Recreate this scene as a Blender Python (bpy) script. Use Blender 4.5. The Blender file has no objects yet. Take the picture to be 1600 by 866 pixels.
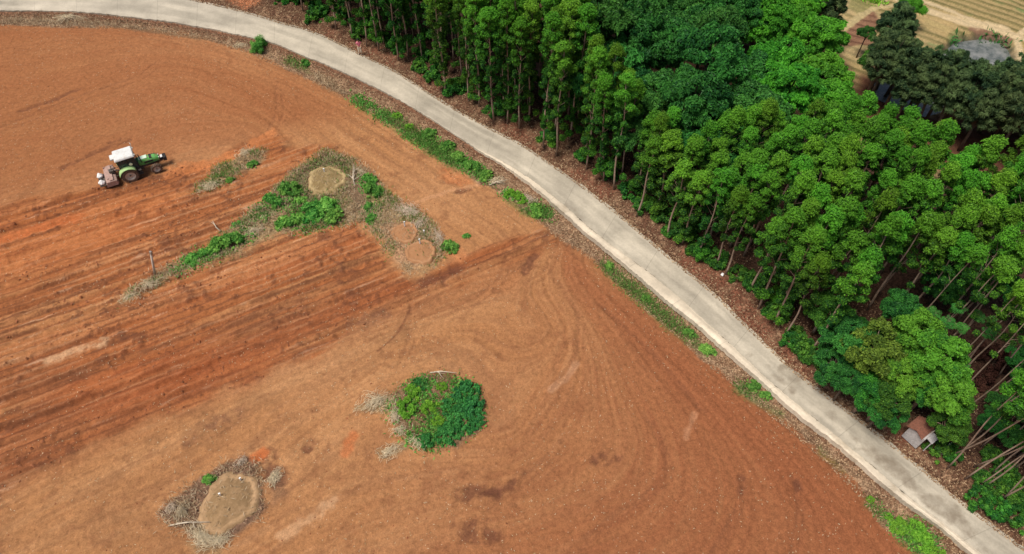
import bpy, bmesh, math, random
import numpy as np
from mathutils import Vector, Matrix
from math import sin, cos, tan, radians, pi, hypot, atan2
random.seed(7); rng = np.random.default_rng(7)
scene = bpy.context.scene
# ------------------------------------------------------------------ camera, sky, sun, exposure
CAM_H = 45.0; FPX = 1150.0; PITCH = radians(53.5)
cd = bpy.data.cameras.new('camera'); cam = bpy.data.objects.new('camera', cd)
scene.collection.objects.link(cam); scene.camera = cam
cam.location = (0, 0, CAM_H); cam.rotation_euler = (pi/2 - PITCH, 0, 0)
cd.sensor_width = 36.0; cd.lens = 36.0*FPX/1600.0; cd.clip_start = 0.5; cd.clip_end = 3000
SUN_EL = radians(67); SUN_AZ = radians(-115)      # azimuth measured from +Y towards +X
w = bpy.data.worlds.new('World'); scene.world = w; w.use_nodes = True
nt = w.node_tree; nt.nodes.clear()
sky = nt.nodes.new('ShaderNodeTexSky'); sky.sky_type = 'NISHITA'; sky.sun_disc = False
sky.sun_elevation = SUN_EL; sky.sun_rotation = SUN_AZ; sky.dust_density = 4.0; sky.ozone_density = 0.6; sky.air_density = 1.0
bg = nt.nodes.new('ShaderNodeBackground'); bg.inputs[1].default_value = 0.074
wo = nt.nodes.new('ShaderNodeOutputWorld')
nt.links.new(sky.outputs[0], bg.inputs[0]); nt.links.new(bg.outputs[0], wo.inputs[0])
sl = bpy.data.lights.new('sun', 'SUN'); sun = bpy.data.objects.new('sun', sl); scene.collection.objects.link(sun)
sl.energy = 3.1; sl.angle = radians(22); sl.color = (1.0, 0.95, 0.86)
sd = Vector((sin(SUN_AZ)*cos(SUN_EL), cos(SUN_AZ)*cos(SUN_EL), sin(SUN_EL)))
sun.rotation_euler = sd.to_track_quat('Z', 'Y').to_euler()
vs = scene.view_settings; vs.view_transform = 'Standard'; vs.look = 'None'; vs.gamma = 1.0; vs.use_curve_mapping = False
vs.exposure = 0.25
scene.cycles.max_bounces = 6; scene.cycles.diffuse_bounces = 3; scene.cycles.transmission_bounces = 4
scene.cycles.transparent_max_bounces = 4

# ------------------------------------------------------------------ survey: photo point -> place on the ground
def P(px, py, z=0.0):
    a = (px-800)/FPX; b = (433-py)/FPX
    dy = cos(PITCH)+b*sin(PITCH); dz = -sin(PITCH)+b*cos(PITCH)
    t = (CAM_H-z)/-dz
    return (a*t, dy*t)
def PP(pts, z=0.0): return np.array([P(x, y, z) for x, y in pts])
def proj(x, y, z):
    dp = y*cos(PITCH)+(CAM_H-z)*sin(PITCH); up = y*sin(PITCH)-(CAM_H-z)*cos(PITCH)
    return 800+FPX*x/dp, 433-FPX*up/dp

# ------------------------------------------------------------------ noise (numpy)
def _h(ix, iy, iz, s):
    n = (ix*374761393 + iy*668265263 + iz*2147483647 + s*974634777) & 0xffffffff
    n = ((n ^ (n >> 13))*1274126177) & 0xffffffff
    return ((n ^ (n >> 16)) & 0xffff)/65535.0
def vnoise(x, y, s=0):
    xf = np.floor(x); yf = np.floor(y); ix = xf.astype(np.int64); iy = yf.astype(np.int64)
    u = x-xf; v = y-yf; u = u*u*(3-2*u); v = v*v*(3-2*v); z = 0
    return ((_h(ix,iy,z,s)*(1-u)+_h(ix+1,iy,z,s)*u)*(1-v)+(_h(ix,iy+1,z,s)*(1-u)+_h(ix+1,iy+1,z,s)*u)*v)
def fbm(x, y, s=0, o=4, g=0.5):
    a = 1.0; t = 0.0; r = 0.0
    for i in range(o):
        r = r+a*vnoise(x*2**i+13.7*i, y*2**i-7.1*i, s+i); t += a; a *= g
    return r/t
def sst(a, b, x):
    t = np.clip((x-a)/(b-a), 0, 1); return t*t*(3-2*t)
def segdist(x, y, pts, closed=False):
    """distance to polyline and side sign (+ = left of the travel direction)"""
    best = np.full(x.shape, 1e18); side = np.zeros(x.shape); par = np.zeros(x.shape)
    n = len(pts); acc = 0.0
    for i in range(n if closed else n-1):
        ax, ay = pts[i]; bx, by = pts[(i+1) % n]
        dx, dy = bx-ax, by-ay; L2 = dx*dx+dy*dy+1e-12
        t = np.clip(((x-ax)*dx+(y-ay)*dy)/L2, 0, 1)
        d = (x-ax-t*dx)**2+(y-ay-t*dy)**2
        m = d < best
        best = np.where(m, d, best)
        side = np.where(m, np.sign(dx*(y-ay)-dy*(x-ax)), side)
        par = np.where(m, acc+t*math.sqrt(L2), par); acc += math.sqrt(L2)
    return np.sqrt(best), side, par
def inside(x, y, pts):
    c = np.zeros(x.shape, bool); n = len(pts)
    for i in range(n):
        x1, y1 = pts[i]; x2, y2 = pts[(i+1) % n]
        if y1 == y2: continue
        m = ((y1 > y) != (y2 > y)) & (x < (x2-x1)*(y-y1)/(y2-y1)+x1)
        c ^= m
    return c
def polymask(x, y, pts, soft=0.3, warp=0.0, wf=1.0, seed=0, grow=0.0):
    """1 inside, 0 outside, soft uneven edge; evaluated only near the polygon"""
    out = np.zeros(x.shape); mg = soft+warp+abs(grow)+0.5
    bb = (x > pts[:,0].min()-mg) & (x < pts[:,0].max()+mg) & (y > pts[:,1].min()-mg) & (y < pts[:,1].max()+mg)
    if not bb.any(): return out
    xs, ys = x[bb], y[bb]
    d, _, _ = segdist(xs, ys, pts, True)
    sd_ = np.where(inside(xs, ys, pts), d, -d)+grow
    if warp: sd_ = sd_+(fbm(xs*wf, ys*wf, seed+50, 4)-0.5)*2*warp
    out[bb] = sst(-soft, soft, sd_); return out

# ------------------------------------------------------------------ outlines
ROAD_R = [(-80,-30),(0,-27),(100,-24),(200,-17),(305,0),(350,10),(398,22),(438,35),(473,43),(515,59),(561,83),(609,105),(647,129),(704,166),(762,198),(820,227),(866,259),(915,293),(956,325),(1002,363),(1051,406),(1092,437),(1126,466),(1166,508),(1199,538),(1245,583),(1292,617),(1343,654),(1401,699),(1462,748),(1516,794),(1549,818),(1600,856),(1700,930),(1830,1030)]
ROAD_L = [(-80,17),(0,16),(104,17),(156,21),(208,27),(277,35),(329,45),(390,58),(427,66),(464,83),(515,103),(554,121),(588,137),(629,158),(684,192),(716,214),(745,233),(788,254),(835,284),(887,326),(921,357),(962,388),(1002,418),(1045,451),(1092,494),(1139,536),(1195,590),(1258,643),(1311,685),(1369,734),(1406,767),(1431,787),(1490,831),(1529,863),(1640,950),(1760,1050)]
STRIP_O = [(740,231),(780,254),(820,281),(843,299),(878,331),(915,364),(956,397),(996,431),(1031,461),(1069,491),(1115,530),(1162,572),(1199,604),(1245,648),(1298,686),(1352,731),(1389,766),(1440,803),(1475,829),(1512,860),(1620,950),(1740,1050)]
def resample(pts, step):
    pts = np.asarray(pts); seg = np.hypot(*(pts[1:]-pts[:-1]).T); s = np.concatenate([[0], np.cumsum(seg)])
    n = max(2, int(s[-1]/step)+1); t = np.linspace(0, s[-1], n)
    return np.stack([np.interp(t, s, pts[:,0]), np.interp(t, s, pts[:,1])], 1)
def smooth(pts, k=3, it=2):
    p = pts.copy()
    for _ in range(it): p[1:-1] = (p[:-2]+2*p[1:-1]+p[2:])/4
    return p
RR = smooth(resample(PP(ROAD_R), 0.5), it=6); RL = smooth(resample(PP(ROAD_L), 0.5), it=6); SO = smooth(resample(PP(STRIP_O), 0.5), it=3)
# field-side edge of the verge
FIELD_E = PP([(-80,38),(0,32),(104,36),(200,34),(270,40),(330,55),(390,75),(440,98),(500,122),(550,148),(600,180),(660,222),(720,262),(775,290),(840,340),(880,368),(925,395),(965,430),(1010,475),(1050,505),(1100,552),(1160,600),(1200,632),(1260,680),(1310,725),(1350,765),(1385,815),(1430,850),(1470,880),(1600,1000)])
NRM = np.array([0.5, 0.866])
def drop(x, y):
    s = x*NRM[0]+y*NRM[1]
    return -8.0*sst(50, 68, s)
RLc = RL[::4]; RRc = RR[::4]
def base_z(x, y):
    """ground height without the small clods and furrows"""
    x = np.asarray(x, float); y = np.asarray(y, float)
    dl, sl_, _ = segdist(x, y, RLc); dr, sr_, _ = segdist(x, y, RRc)
    f = np.where(sl_ < 0, dl, 0.0)               # metres out on the field side
    g = np.where(sr_ > 0, dr, 0.0)               # metres into the forest
    z = -0.10-0.45*sst(0.0, 0.7, f)+0.25*sst(0.5, 3.0, f)
    z = z+0.35*sst(0.2, 1.3, g)+0.25*sst(1.0, 6.0, g)+(fbm(x*0.2, y*0.2, 3, 3)-0.5)*0.5*sst(1, 5, g)
    return z+drop(x, y), f, g
def gz(x, y): return float(base_z(np.array([x]), np.array([y]))[0][0])

# ------------------------------------------------------------------ material helper
def new_mat(name):
    m = bpy.data.materials.new(name); m.use_nodes = True; n = m.node_tree; n.nodes.clear()
    out = n.nodes.new('ShaderNodeOutputMaterial'); b = n.nodes.new('ShaderNodeBsdfPrincipled')
    n.links.new(b.outputs[0], out.inputs[0]); b.inputs['Roughness'].default_value = 0.8
    b.inputs['Specular IOR Level'].default_value = 0.25
    return m, n, b
def L(n, a, b): n.links.new(a, b)
def node(n, t, **kw):
    o = n.nodes.new(t)
    for k, v in kw.items(): setattr(o, k, v)
    return o
def noise_node(n, scale, detail=4, rough=0.6, vec=None):
    t = node(n, 'ShaderNodeTexNoise'); t.inputs['Scale'].default_value = scale; t.inputs['Detail'].default_value = detail
    t.inputs['Roughness'].default_value = rough
    if vec is not None: L(n, vec, t.inputs['Vector'])
    return t
def simple_mat(name, col, rough=0.7, var=0.25, scale=3.0, dirt=None, dirt_amt=0.5, metal=0.0, bump=0.0, coat=0.0):
    m, n, b = new_mat(name)
    tc = node(n, 'ShaderNodeTexCoord'); nz = noise_node(n, scale, 5, 0.65, tc.outputs['Object'])
    mp = node(n, 'ShaderNodeMapRange'); L(n, nz.outputs[0], mp.inputs[0]); mp.inputs[1].default_value = 0.3; mp.inputs[2].default_value = 0.7
    mp.inputs[3].default_value = 1-var; mp.inputs[4].default_value = 1+var
    mx = node(n, 'ShaderNodeMix', data_type='RGBA', blend_type='MULTIPLY'); mx.inputs[0].default_value = 1
    mx.inputs['A'].default_value = (*col, 1); L(n, mp.outputs[0], mx.inputs['B']); last = mx.outputs['Result']
    if dirt:
        nz2 = noise_node(n, scale*2.3, 6, 0.7, tc.outputs['Object']); rp = node(n, 'ShaderNodeMapRange')
        L(n, nz2.outputs[0], rp.inputs[0]); rp.inputs[1].default_value = 0.62-0.35*dirt_amt; rp.inputs[2].default_value = 0.72
        m2 = node(n, 'ShaderNodeMix', data_type='RGBA'); L(n, rp.outputs[0], m2.inputs[0]); L(n, last, m2.inputs['A'])
        m2.inputs['B'].default_value = (*dirt, 1); last = m2.outputs['Result']
    L(n, last, b.inputs['Base Color']); b.inputs['Roughness'].default_value = rough; b.inputs['Metallic'].default_value = metal
    b.inputs['Coat Weight'].default_value = coat
    if bump:
        bp = node(n, 'ShaderNodeBump'); bp.inputs['Strength'].default_value = bump; bp.inputs['Distance'].default_value = 0.03
        L(n, nz.outputs[0], bp.inputs['Height']); L(n, bp.outputs[0], b.inputs['Normal'])
    return m
def leaf_mat(name, a, b_, transl=0.35, objvar=0.25, rough=0.5, hue=0.02):
    """leaf blades: colour runs between two tints by a per-leaf value, whole plants differ a little"""
    m, n, b = new_mat(name)
    at = node(n, 'ShaderNodeAttribute', attribute_name='tint')
    mx = node(n, 'ShaderNodeMix', data_type='RGBA'); L(n, at.outputs['Fac'], mx.inputs[0])
    mx.inputs['A'].default_value = (*a, 1); mx.inputs['B'].default_value = (*b_, 1)
    oi = node(n, 'ShaderNodeObjectInfo'); hs = node(n, 'ShaderNodeHueSaturation')
    r1 = node(n, 'ShaderNodeMapRange'); L(n, oi.outputs['Random'], r1.inputs[0]); r1.inputs[3].default_value = 1-objvar; r1.inputs[4].default_value = 1+objvar
    ml = node(n, 'ShaderNodeMath', operation='MULTIPLY'); ml.inputs[1].default_value = 7.31; L(n, oi.outputs['Random'], ml.inputs[0])
    fr = node(n, 'ShaderNodeMath', operation='FRACT'); L(n, ml.outputs[0], fr.inputs[0])
    r2 = node(n, 'ShaderNodeMapRange'); L(n, fr.outputs[0], r2.inputs[0]); r2.inputs[3].default_value = 0.5-hue; r2.inputs[4].default_value = 0.5+hue
    L(n, mx.outputs['Result'], hs.inputs['Color']); L(n, r1.outputs[0], hs.inputs['Value']); L(n, r2.outputs[0], hs.inputs['Hue'])
    L(n, hs.outputs[0], b.inputs['Base Color']); b.inputs['Roughness'].default_value = rough; b.inputs['Specular IOR Level'].default_value = 0.12
    tr = node(n, 'ShaderNodeBsdfTranslucent'); L(n, hs.outputs[0], tr.inputs[0])
    ms = node(n, 'ShaderNodeMixShader'); ms.inputs[0].default_value = transl
    out = [x for x in n.nodes if x.type == 'OUTPUT_MATERIAL'][0]
    L(n, b.outputs[0], ms.inputs[1]); L(n, tr.outputs[0], ms.inputs[2]); L(n, ms.outputs[0], out.inputs[0])
    return m

# ------------------------------------------------------------------ mesh helpers
COL = scene.collection
def mesh_np(name, V, Q=None, T=None, mat=None, attrs=None, smooth_=False, cols=None):
    V = np.ascontiguousarray(V, np.float32); me = bpy.data.meshes.new(name)
    nq = 0 if Q is None else len(Q); ntr = 0 if T is None else len(T)
    me.vertices.add(len(V)); me.vertices.foreach_set('co', V.ravel())
    loops = np.concatenate([np.asarray(Q, np.int32).ravel() if nq else np.zeros(0, np.int32), np.asarray(T, np.int32).ravel() if ntr else np.zeros(0, np.int32)])
    me.loops.add(len(loops)); me.loops.foreach_set('vertex_index', loops)
    starts = np.concatenate([np.arange(nq)*4, nq*4+np.arange(ntr)*3]).astype(np.int32)
    me.polygons.add(nq+ntr); me.polygons.foreach_set('loop_start', starts)
    me.update(calc_edges=True)
    me.polygons.foreach_set('use_smooth', np.full(nq+ntr, smooth_))
    if attrs:
        for k, a in attrs.items():
            at = me.attributes.new(k, 'FLOAT', 'POINT'); at.data.foreach_set('value', np.ascontiguousarray(a, np.float32))
    if cols is not None:
        at = me.color_attributes.new('albedo', 'FLOAT_COLOR', 'POINT')
        at.data.foreach_set('color', np.ascontiguousarray(np.concatenate([cols, np.ones((len(cols), 1))], 1), np.float32).ravel())
    me.validate(); 
    if mat: me.materials.append(mat)
    return me
def obj(name, me, parent=None, loc=None):
    o = bpy.data.objects.new(name, me); COL.objects.link(o)
    if parent: o.parent = parent
    if loc is not None: o.location = loc
    return o
def tag(o, label, cat, group=None, kind=None):
    if label: o['label'] = label
    if cat: o['category'] = cat
    if group: o['group'] = group
    if kind: o['kind'] = kind
    return o
def thing(name, label, cat, loc, rz=0, group=None, scale=1.0, tilt=(0,0)):
    e = bpy.data.objects.new(name, None); COL.objects.link(e); e.empty_display_size = 0.3
    e.location = loc; e.rotation_euler = (tilt[0], tilt[1], rz); e.scale = (scale,)*3 if not isinstance(scale, tuple) else scale
    return tag(e, label, cat, group)
class MB:
    """collects simple shapes into one mesh"""
    def __init__(s): s.V = []; s.F = []
    def add(s, V, F):
        b = len(s.V); s.V += [tuple(v) for v in V]; s.F += [tuple(i+b for i in f) for f in F]; return s
    def box(s, c, d, bev=0.0, rot=None, taper=None):
        x, y, z = [k/2 for k in d]; bm = bmesh.new()
        bmesh.ops.create_cube(bm, size=1)
        for v in bm.verts:
            v.co = Vector((v.co.x*d[0], v.co.y*d[1], v.co.z*d[2]))
            if taper and v.co.z > 0: v.co.x *= taper[0]; v.co.y *= taper[1]
        if bev: bmesh.ops.bevel(bm, geom=bm.edges[:], offset=bev, segments=2, affect='EDGES', profile=0.6)
        if rot: bmesh.ops.rotate(bm, verts=bm.verts, cent=(0,0,0), matrix=Matrix.Rotation(rot[1], 3, rot[0]))
        bmesh.ops.translate(bm, verts=bm.verts, vec=c); bm.verts.index_update()
        s.add([v.co for v in bm.verts], [[v.index for v in f.verts] for f in bm.faces]); bm.free(); return s
    def tube(s, pts, rad, n=6, cap=True):
        pts = [Vector(p) for p in pts]; rad = rad if hasattr(rad, '__len__') else [rad]*len(pts); V = []; F = []
        for i, p in enumerate(pts):
            d = (pts[min(i+1, len(pts)-1)]-pts[max(i-1, 0)]).normalized()
            u = d.orthogonal().normalized() if abs(d.z) > .98 else Vector((0,0,1)).cross(d).normalized(); v = d.cross(u)
            for k in range(n): a = 2*pi*k/n; V.append(p+(u*cos(a)+v*sin(a))*rad[i])
        for i in range(len(pts)-1):
            for k in range(n): F.append((i*n+k, i*n+(k+1) % n, (i+1)*n+(k+1) % n, (i+1)*n+k))
        if cap: F += [tuple(range(n))[::-1], tuple((len(pts)-1)*n+k for k in range(n))]
        return s.add(V, F)
    def lathe(s, prof, n=28, axis='y', c=(0,0,0)):
        V = []; F = []; m = len(prof)
        for k in range(n):
            a = 2*pi*k/n
            for r, h in prof:
                V.append({'y': (c[0]+r*cos(a), c[1]+h, c[2]+r*sin(a)), 'z': (c[0]+r*cos(a), c[1]+r*sin(a), c[2]+h), 'x': (c[0]+h, c[1]+r*cos(a), c[2]+r*sin(a))}[axis])
        for k in range(n):
            for j in range(m-1):
                a, b = k*m+j, ((k+1) % n)*m+j; F.append((a, b, b+1, a+1))
        return s.add(V, F)
    def mesh(s, name, mat, smooth_=False):
        me = bpy.data.meshes.new(name); me.from_pydata(s.V, [], s.F); me.validate(); me.update()
        if smooth_: me.polygons.foreach_set('use_smooth', [True]*len(me.polygons))
        me.materials.append(mat)
        bm = bmesh.new(); bm.from_mesh(me); bmesh.ops.recalc_face_normals(bm, faces=bm.faces); bm.to_mesh(me); bm.free()
        return me
    def obj(s, name, mat, parent=None, smooth_=False): return obj(name, s.mesh(name, mat, smooth_), parent)

# ------------------------------------------------------------------ GROUND
def axis_vals(lo, hi, fine, segs_lo, segs_hi):
    a = np.arange(lo, hi+fine/2, fine); L_ = [lo]; 
    for stp, to in segs_lo:
        while L_[-1] > to: L_.append(L_[-1]-stp)
    H_ = [a[-1]]
    for stp, to in segs_hi:
        while H_[-1] < to: H_.append(H_[-1]+stp)
    return np.concatenate([np.array(L_[1:])[::-1], a, np.array(H_[1:])])
XS = axis_vals(-57, 36, 0.11, [(0.5,-70),(5,-150),(60,-900)], [(0.2,72),(2,90),(10,200),(80,900)])
YS = axis_vals(11.5, 71, 0.11, [(0.5,2),(5,-60),(60,-900)], [(0.2,96),(2,120),(10,250),(80,1000)])
GX, GY = np.meshgrid(XS, YS); gx = GX.ravel(); gy = GY.ravel()
z0, f_out, g_in = base_z(gx, gy)
dF, sF, _ = segdist(gx, gy, FIELD_E); dFs = np.where(sF < 0, dF, -dF)     # + = inside the field
dFs = dFs+(fbm(gx*0.6, gy*0.6, 5, 4)-0.5)*1.3
field = sst(-0.15, 0.25, dFs)*(f_out > 0)
on_road = (f_out <= 0) & (g_in <= 0)
FA = radians(28.5)
def uv(x, y): return -x*sin(FA)+y*cos(FA), x*cos(FA)+y*sin(FA)
U, Vv = uv(gx, gy)
U = U-0.0016*(Vv-20)**2*0.35                                # the passes bow very slightly
PL0 = [(-90,330),(0,316),(130,290),(185,285),(262,264),(340,243),(400,212),(432,205),(450,222),(520,225),(560,350),(600,398),(650,432),(700,408),(760,382),(850,350),(872,372),(760,420),(700,445),(640,475),(560,508),(480,555),(380,600),(270,640),(160,682),(80,727),(0,768),(-90,815)]
PLOUGH = PP(PL0)
PLOUGH_PX = PL0
pl = polymask(gx, gy, PLOUGH, 0.6, 0.8, 0.5, 1)*field
# scalar whose level lines follow the sweeps of the tractor in the smooth ground
LV = [ # level, points in the photo
 (0,[(-80,60),(100,45),(260,50),(380,85),(480,125),(600,195),(700,262),(790,310),(860,365)]),
 (3,[(-80,95),(60,75),(200,62),(320,80),(420,120),(520,170),(620,235),(720,300),(800,350)]),
 (6,[(-80,150),(60,125),(200,92),(300,92),(400,140),(480,200),(580,270),(680,330),(740,365)]),
 (10,[(-80,215),(52,185),(150,150),(240,120),(310,118),(370,150),(410,190)]),
 (14,[(-80,285),(52,245),(173,215),(260,180),(320,165),(350,185)]),
 (17,[(-80,320),(60,285),(160,262),(280,225),(400,195)]),
]
LVB = [
 (0,[(-60,800),(0,775),(160,690),(270,648),(380,608),(480,563),(560,518),(640,485),(760,430),(850,385)]),
 (-3,[(-60,866),(100,780),(300,680),(450,600),(580,540),(700,490),(800,455),(850,470),(862,500)]),
 (-6,[(100,866),(300,770),(480,650),(560,585),(690,545),(800,530),(840,560),(835,600),(790,660)]),
 (-10,[(380,900),(560,800),(749,745),(820,710),(880,660),(915,600),(904,520),(870,440),(862,400)]),
 (-14,[(560,900),(700,850),(886,810),(957,770),(1010,710),(990,640),(950,560),(905,470),(880,400)]),
 (-18,[(800,930),(960,866),(1060,800),(1080,740),(1050,660),(985,560),(920,470),(890,395)]),
 (-22,[(1060,960),(1150,866),(1180,800),(1160,720),(1100,640),(1017,546),(933,455),(900,390)]),
 (-26,[(1300,960),(1310,840),(1280,760),(1200,680),(1100,590),(1000,500),(915,400)]),
 (-30,[(1480,920),(1420,830),(1340,760),(1200,645),(1050,520),(925,400)]),
]
def tps(levels):
    X = []; F_ = []
    for v, pts in levels:
        r = resample(PP(pts), 5.0); X += list(r); F_ += [v]*len(r)
    X = np.array(X); F_ = np.array(F_, float); n = len(X)
    def K(d2): return 0.5*d2*np.log(d2+1e-9)
    D = ((X[:,None]-X[None])**2).sum(-1); A = np.zeros((n+3, n+3)); A[:n,:n] = K(D)+np.eye(n)*3.0
    A[:n,n] = 1; A[:n,n+1:] = X; A[n,:n] = 1; A[n+1:,:n] = X.T
    c = np.linalg.solve(A, np.concatenate([F_, [0,0,0]]))
    cx = np.arange(-60, 62, 1.0); cy = np.arange(8, 78, 1.0); CX, CY = np.meshgrid(cx, cy)
    q = np.stack([CX.ravel(), CY.ravel()], 1); D = ((q[:,None]-X[None])**2).sum(-1)
    S = (K(D)@c[:n]+c[n]+q@c[n+1:]).reshape(CX.shape)
    xi = np.clip(gx-cx[0], 0, len(cx)-1.001); yi = np.clip(gy-cy[0], 0, len(cy)-1.001)
    i = xi.astype(int); j = yi.astype(int); u = xi-i; v = yi-j
    return (S[j,i]*(1-u)+S[j,i+1]*u)*(1-v)+(S[j+1,i]*(1-u)+S[j+1,i+1]*u)*v
SA = tps(LV); SB = tps(LVB)
dmid, smid, _ = segdist(gx, gy, PP([(-300,560),(0,545),(600,440),(720,400),(860,360),(980,260)]))
upper = sst(-1.0, 1.0, np.where(smid > 0, dmid, -dmid))
def streaks(S, fr, along, seed, o=3):
    # noise stretched along the sweeps: fine across the level lines, long along them
    return fbm(S*fr, (gx*0.7+gy*0.5)*along, seed, o, 0.6)
def both(fr, al, seed, o=3): return streaks(SA, fr, al, seed, o)*upper+streaks(SB, fr, al, seed+9, o)*(1-upper)
st1 = both(0.8, 0.10, 20); st2 = both(3.0, 0.3, 30, 4); st3 = both(0.18, 0.03, 40, 2)
pf1 = fbm(U*1.35, Vv*0.05, 60, 3, 0.6); pf2 = fbm(U*3.4, Vv*0.34, 66, 4, 0.7); pf3 = fbm(U*0.28, Vv*0.02, 70, 2)
ph = U*2*pi/1.25+(fbm(U*0.0+Vv*0.05, U*0.3, 71, 2)-0.5)*2.5
ridge = 0.5+0.5*np.sin(ph)
big = fbm(gx*0.06, gy*0.06, 80, 4); med = fbm(gx*0.35, gy*0.35, 84, 5, 0.6); fine = fbm(gx*2.1, gy*2.1, 90, 4, 0.7)
# --- heights
z = z0.copy()
fl1 = both(6.0, 0.5, 130, 3)
hs_ = (st1-0.5)*0.12+(st2-0.5)*0.12+(fl1-0.5)*0.08+(fine-0.5)*0.11+(med-0.5)*0.12
hp = (pf1-0.5)*0.34+(pf2-0.5)*0.32+(ridge-0.5)*0.12+(fine-0.5)*0.22
z += field*((1-pl)*hs_+pl*hp)
lowm = (g_in > 0)*sst(-6.5, -7.8, drop(gx, gy))           # the lower farmland
vg = (1-field)*(f_out > 0); fo = (g_in > 0)*(1-lowm)
z += vg*((fine-0.5)*0.16+(med-0.5)*0.15)+fo*(fine-0.5)*0.15
z = np.where(on_road, -0.25+drop(gx, gy), z)
# --- colours (the ground's own colours; the deep forest floor also carries painted shade)
def mixc(C, c2, m): return C*(1-m[:,None])+np.array(c2)[None]*m[:,None] if np.ndim(c2) == 1 else C*(1-m[:,None])+c2*m[:,None]
N = len(gx); C = np.zeros((N,3)); C[:] = (0.44,0.205,0.088)
C = mixc(C, (0.56,0.29,0.135), sst(0.42, 0.75, st1)*0.42)
C = mixc(C, (0.38,0.15,0.065), sst(0.45, 0.75, st3)*0.5)
C = mixc(C, (0.27,0.125,0.062), sst(0.47, 0.72, st2)*0.38); C = mixc(C, (0.56,0.30,0.15), sst(0.55, 0.75, fl1)*0.25); C = mixc(C, (0.25,0.105,0.05), sst(0.55, 0.75, 1-fl1)*0.28)
C = mixc(C, (0.28,0.13,0.06), sst(0.55, 0.75, med)*0.45)
C = mixc(C, (0.55,0.285,0.14), sst(0.45, 0.7, big)*0.35*(1-sst(2, 14, gx))); C = mixc(C, (0.25,0.105,0.05), sst(0.56, 0.72, fbm(gx*0.9, gy*0.9, 88, 5, 0.7))*0.5)
# brown top-left pass and redder, darker ground to the south-east
TLm = polymask(gx, gy, PP([(-90,20),(200,25),(400,75),(560,160),(470,200),(380,200),(250,240),(0,300),(-90,320)]), 3.0, 2.0, 0.15, 3)
C = mixc(C, (0.33,0.125,0.052), TLm*0.9*(0.55+0.6*st1))
SEm = sst(-14, 20, gx-(gy-22)*0.55)*(1-upper)
C = mixc(C, (0.31,0.112,0.05), np.clip(SEm*(0.55+0.7*st2), 0, 0.9))
Rm = polymask(gx, gy, PP([(880,380),(980,450),(1120,580),(1300,740),(1400,840),(1440,880),(1340,880),(1220,760),(1080,640),(960,520),(880,430)]), 1.2, 1.0, 0.3, 7)
C = mixc(C, (0.30,0.10,0.045), Rm*0.5)
# ploughed strips
CPl = np.zeros((N,3)); CPl[:] = (0.39,0.14,0.053)
CPl = mixc(CPl, (0.50,0.225,0.095), sst(0.46, 0.68, pf1)*0.85)
CPl = mixc(CPl, (0.17,0.065,0.033), sst(0.48, 0.68, pf2)*0.65)
CPl = mixc(CPl, (0.42,0.13,0.05), sst(0.5, 0.8, pf3)*0.5)
CPl = mixc(CPl, (0.23,0.09,0.045), sst(0.52, 0.8, fbm(gx*0.1+3, gy*0.1, 95, 3))*0.5)
CPl = mixc(CPl, (0.62,0.36,0.22), sst(0.74, 0.84, fbm(U*4.0, Vv*0.35, 97, 3, 0.6))*0.7)
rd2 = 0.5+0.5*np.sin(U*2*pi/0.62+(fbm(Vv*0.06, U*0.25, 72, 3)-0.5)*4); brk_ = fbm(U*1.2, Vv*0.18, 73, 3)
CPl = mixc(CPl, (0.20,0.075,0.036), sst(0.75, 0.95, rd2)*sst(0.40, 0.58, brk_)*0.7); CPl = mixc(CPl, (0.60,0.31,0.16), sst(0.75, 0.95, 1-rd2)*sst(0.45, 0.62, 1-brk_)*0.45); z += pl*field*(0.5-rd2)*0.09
clump = fbm(gx*1.7+9, gy*1.7, 98, 4, 0.7)*0.72+fbm(gx*0.25, gy*0.25, 99, 2)*0.28
CPl = mixc(CPl, (0.115,0.048,0.032), sst(0.60, 0.68, clump)*0.5); z += pl*field*sst(0.60, 0.68, clump)*0.10
darkband = polymask(gx, gy, PP([(0,700),(0,590),(180,560),(430,480),(560,430),(650,432),(850,352),(872,372),(640,475),(560,508),(380,600),(160,682),(0,768)]), 1.2, 1.0, 0.3, 17)
CPl = mixc(CPl, (0.20,0.072,0.034), darkband*np.clip(0.20+0.9*(pf2-0.3), 0, 0.7))
redband = polymask(gx, gy, PP([(-60,335),(150,295),(270,285),(330,330),(200,380),(0,450),(-60,470)]), 2, 1.2, 0.2, 19)
CPl = mixc(CPl, (0.50,0.145,0.045), redband*sst(0.35, 0.65, pf1)*0.45)
redband2 = polymask(gx, gy, PP([(80,560),(180,520),(300,530),(420,560),(300,610),(150,640),(60,620)]), 2.5, 1.2, 0.2, 23)
CPl = mixc(CPl, (0.50,0.13,0.042), redband2*sst(0.3, 0.65, pf1)*0.45)
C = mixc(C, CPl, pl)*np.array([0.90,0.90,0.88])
# tan track marks and other local streaks (points in the photo, width in metres, colour, strength)
def streak(pts, wd, col, k, seed, brk=0.4):
    global C
    q = resample(PP(pts), 0.6); d, _, s_ = segdist_local(q, wd*3)
    if d is None: return
    bb, dd, ss = d
    m = np.zeros(N); br = fbm(gx[bb]*1.5+seed, gy[bb]*1.5, seed, 4, 0.7); dd = dd+(fbm(gx[bb]*2.2, gy[bb]*2.2, seed+5, 3)-.5)*wd*1.1
    m[bb] = (1-sst(wd*0.35, wd, dd))*sst(brk-0.15, brk+0.15, br)*k
    C = mixc(C, col, m*field); return m
def segdist_local(q, mg):
    bb = (gx > q[:,0].min()-mg) & (gx < q[:,0].max()+mg) & (gy > q[:,1].min()-mg) & (gy < q[:,1].max()+mg)
    if not bb.any(): return None, None, None
    d, _, s_ = segdist(gx[bb], gy[bb], q); return (bb, d, s_), 0, 0
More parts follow.
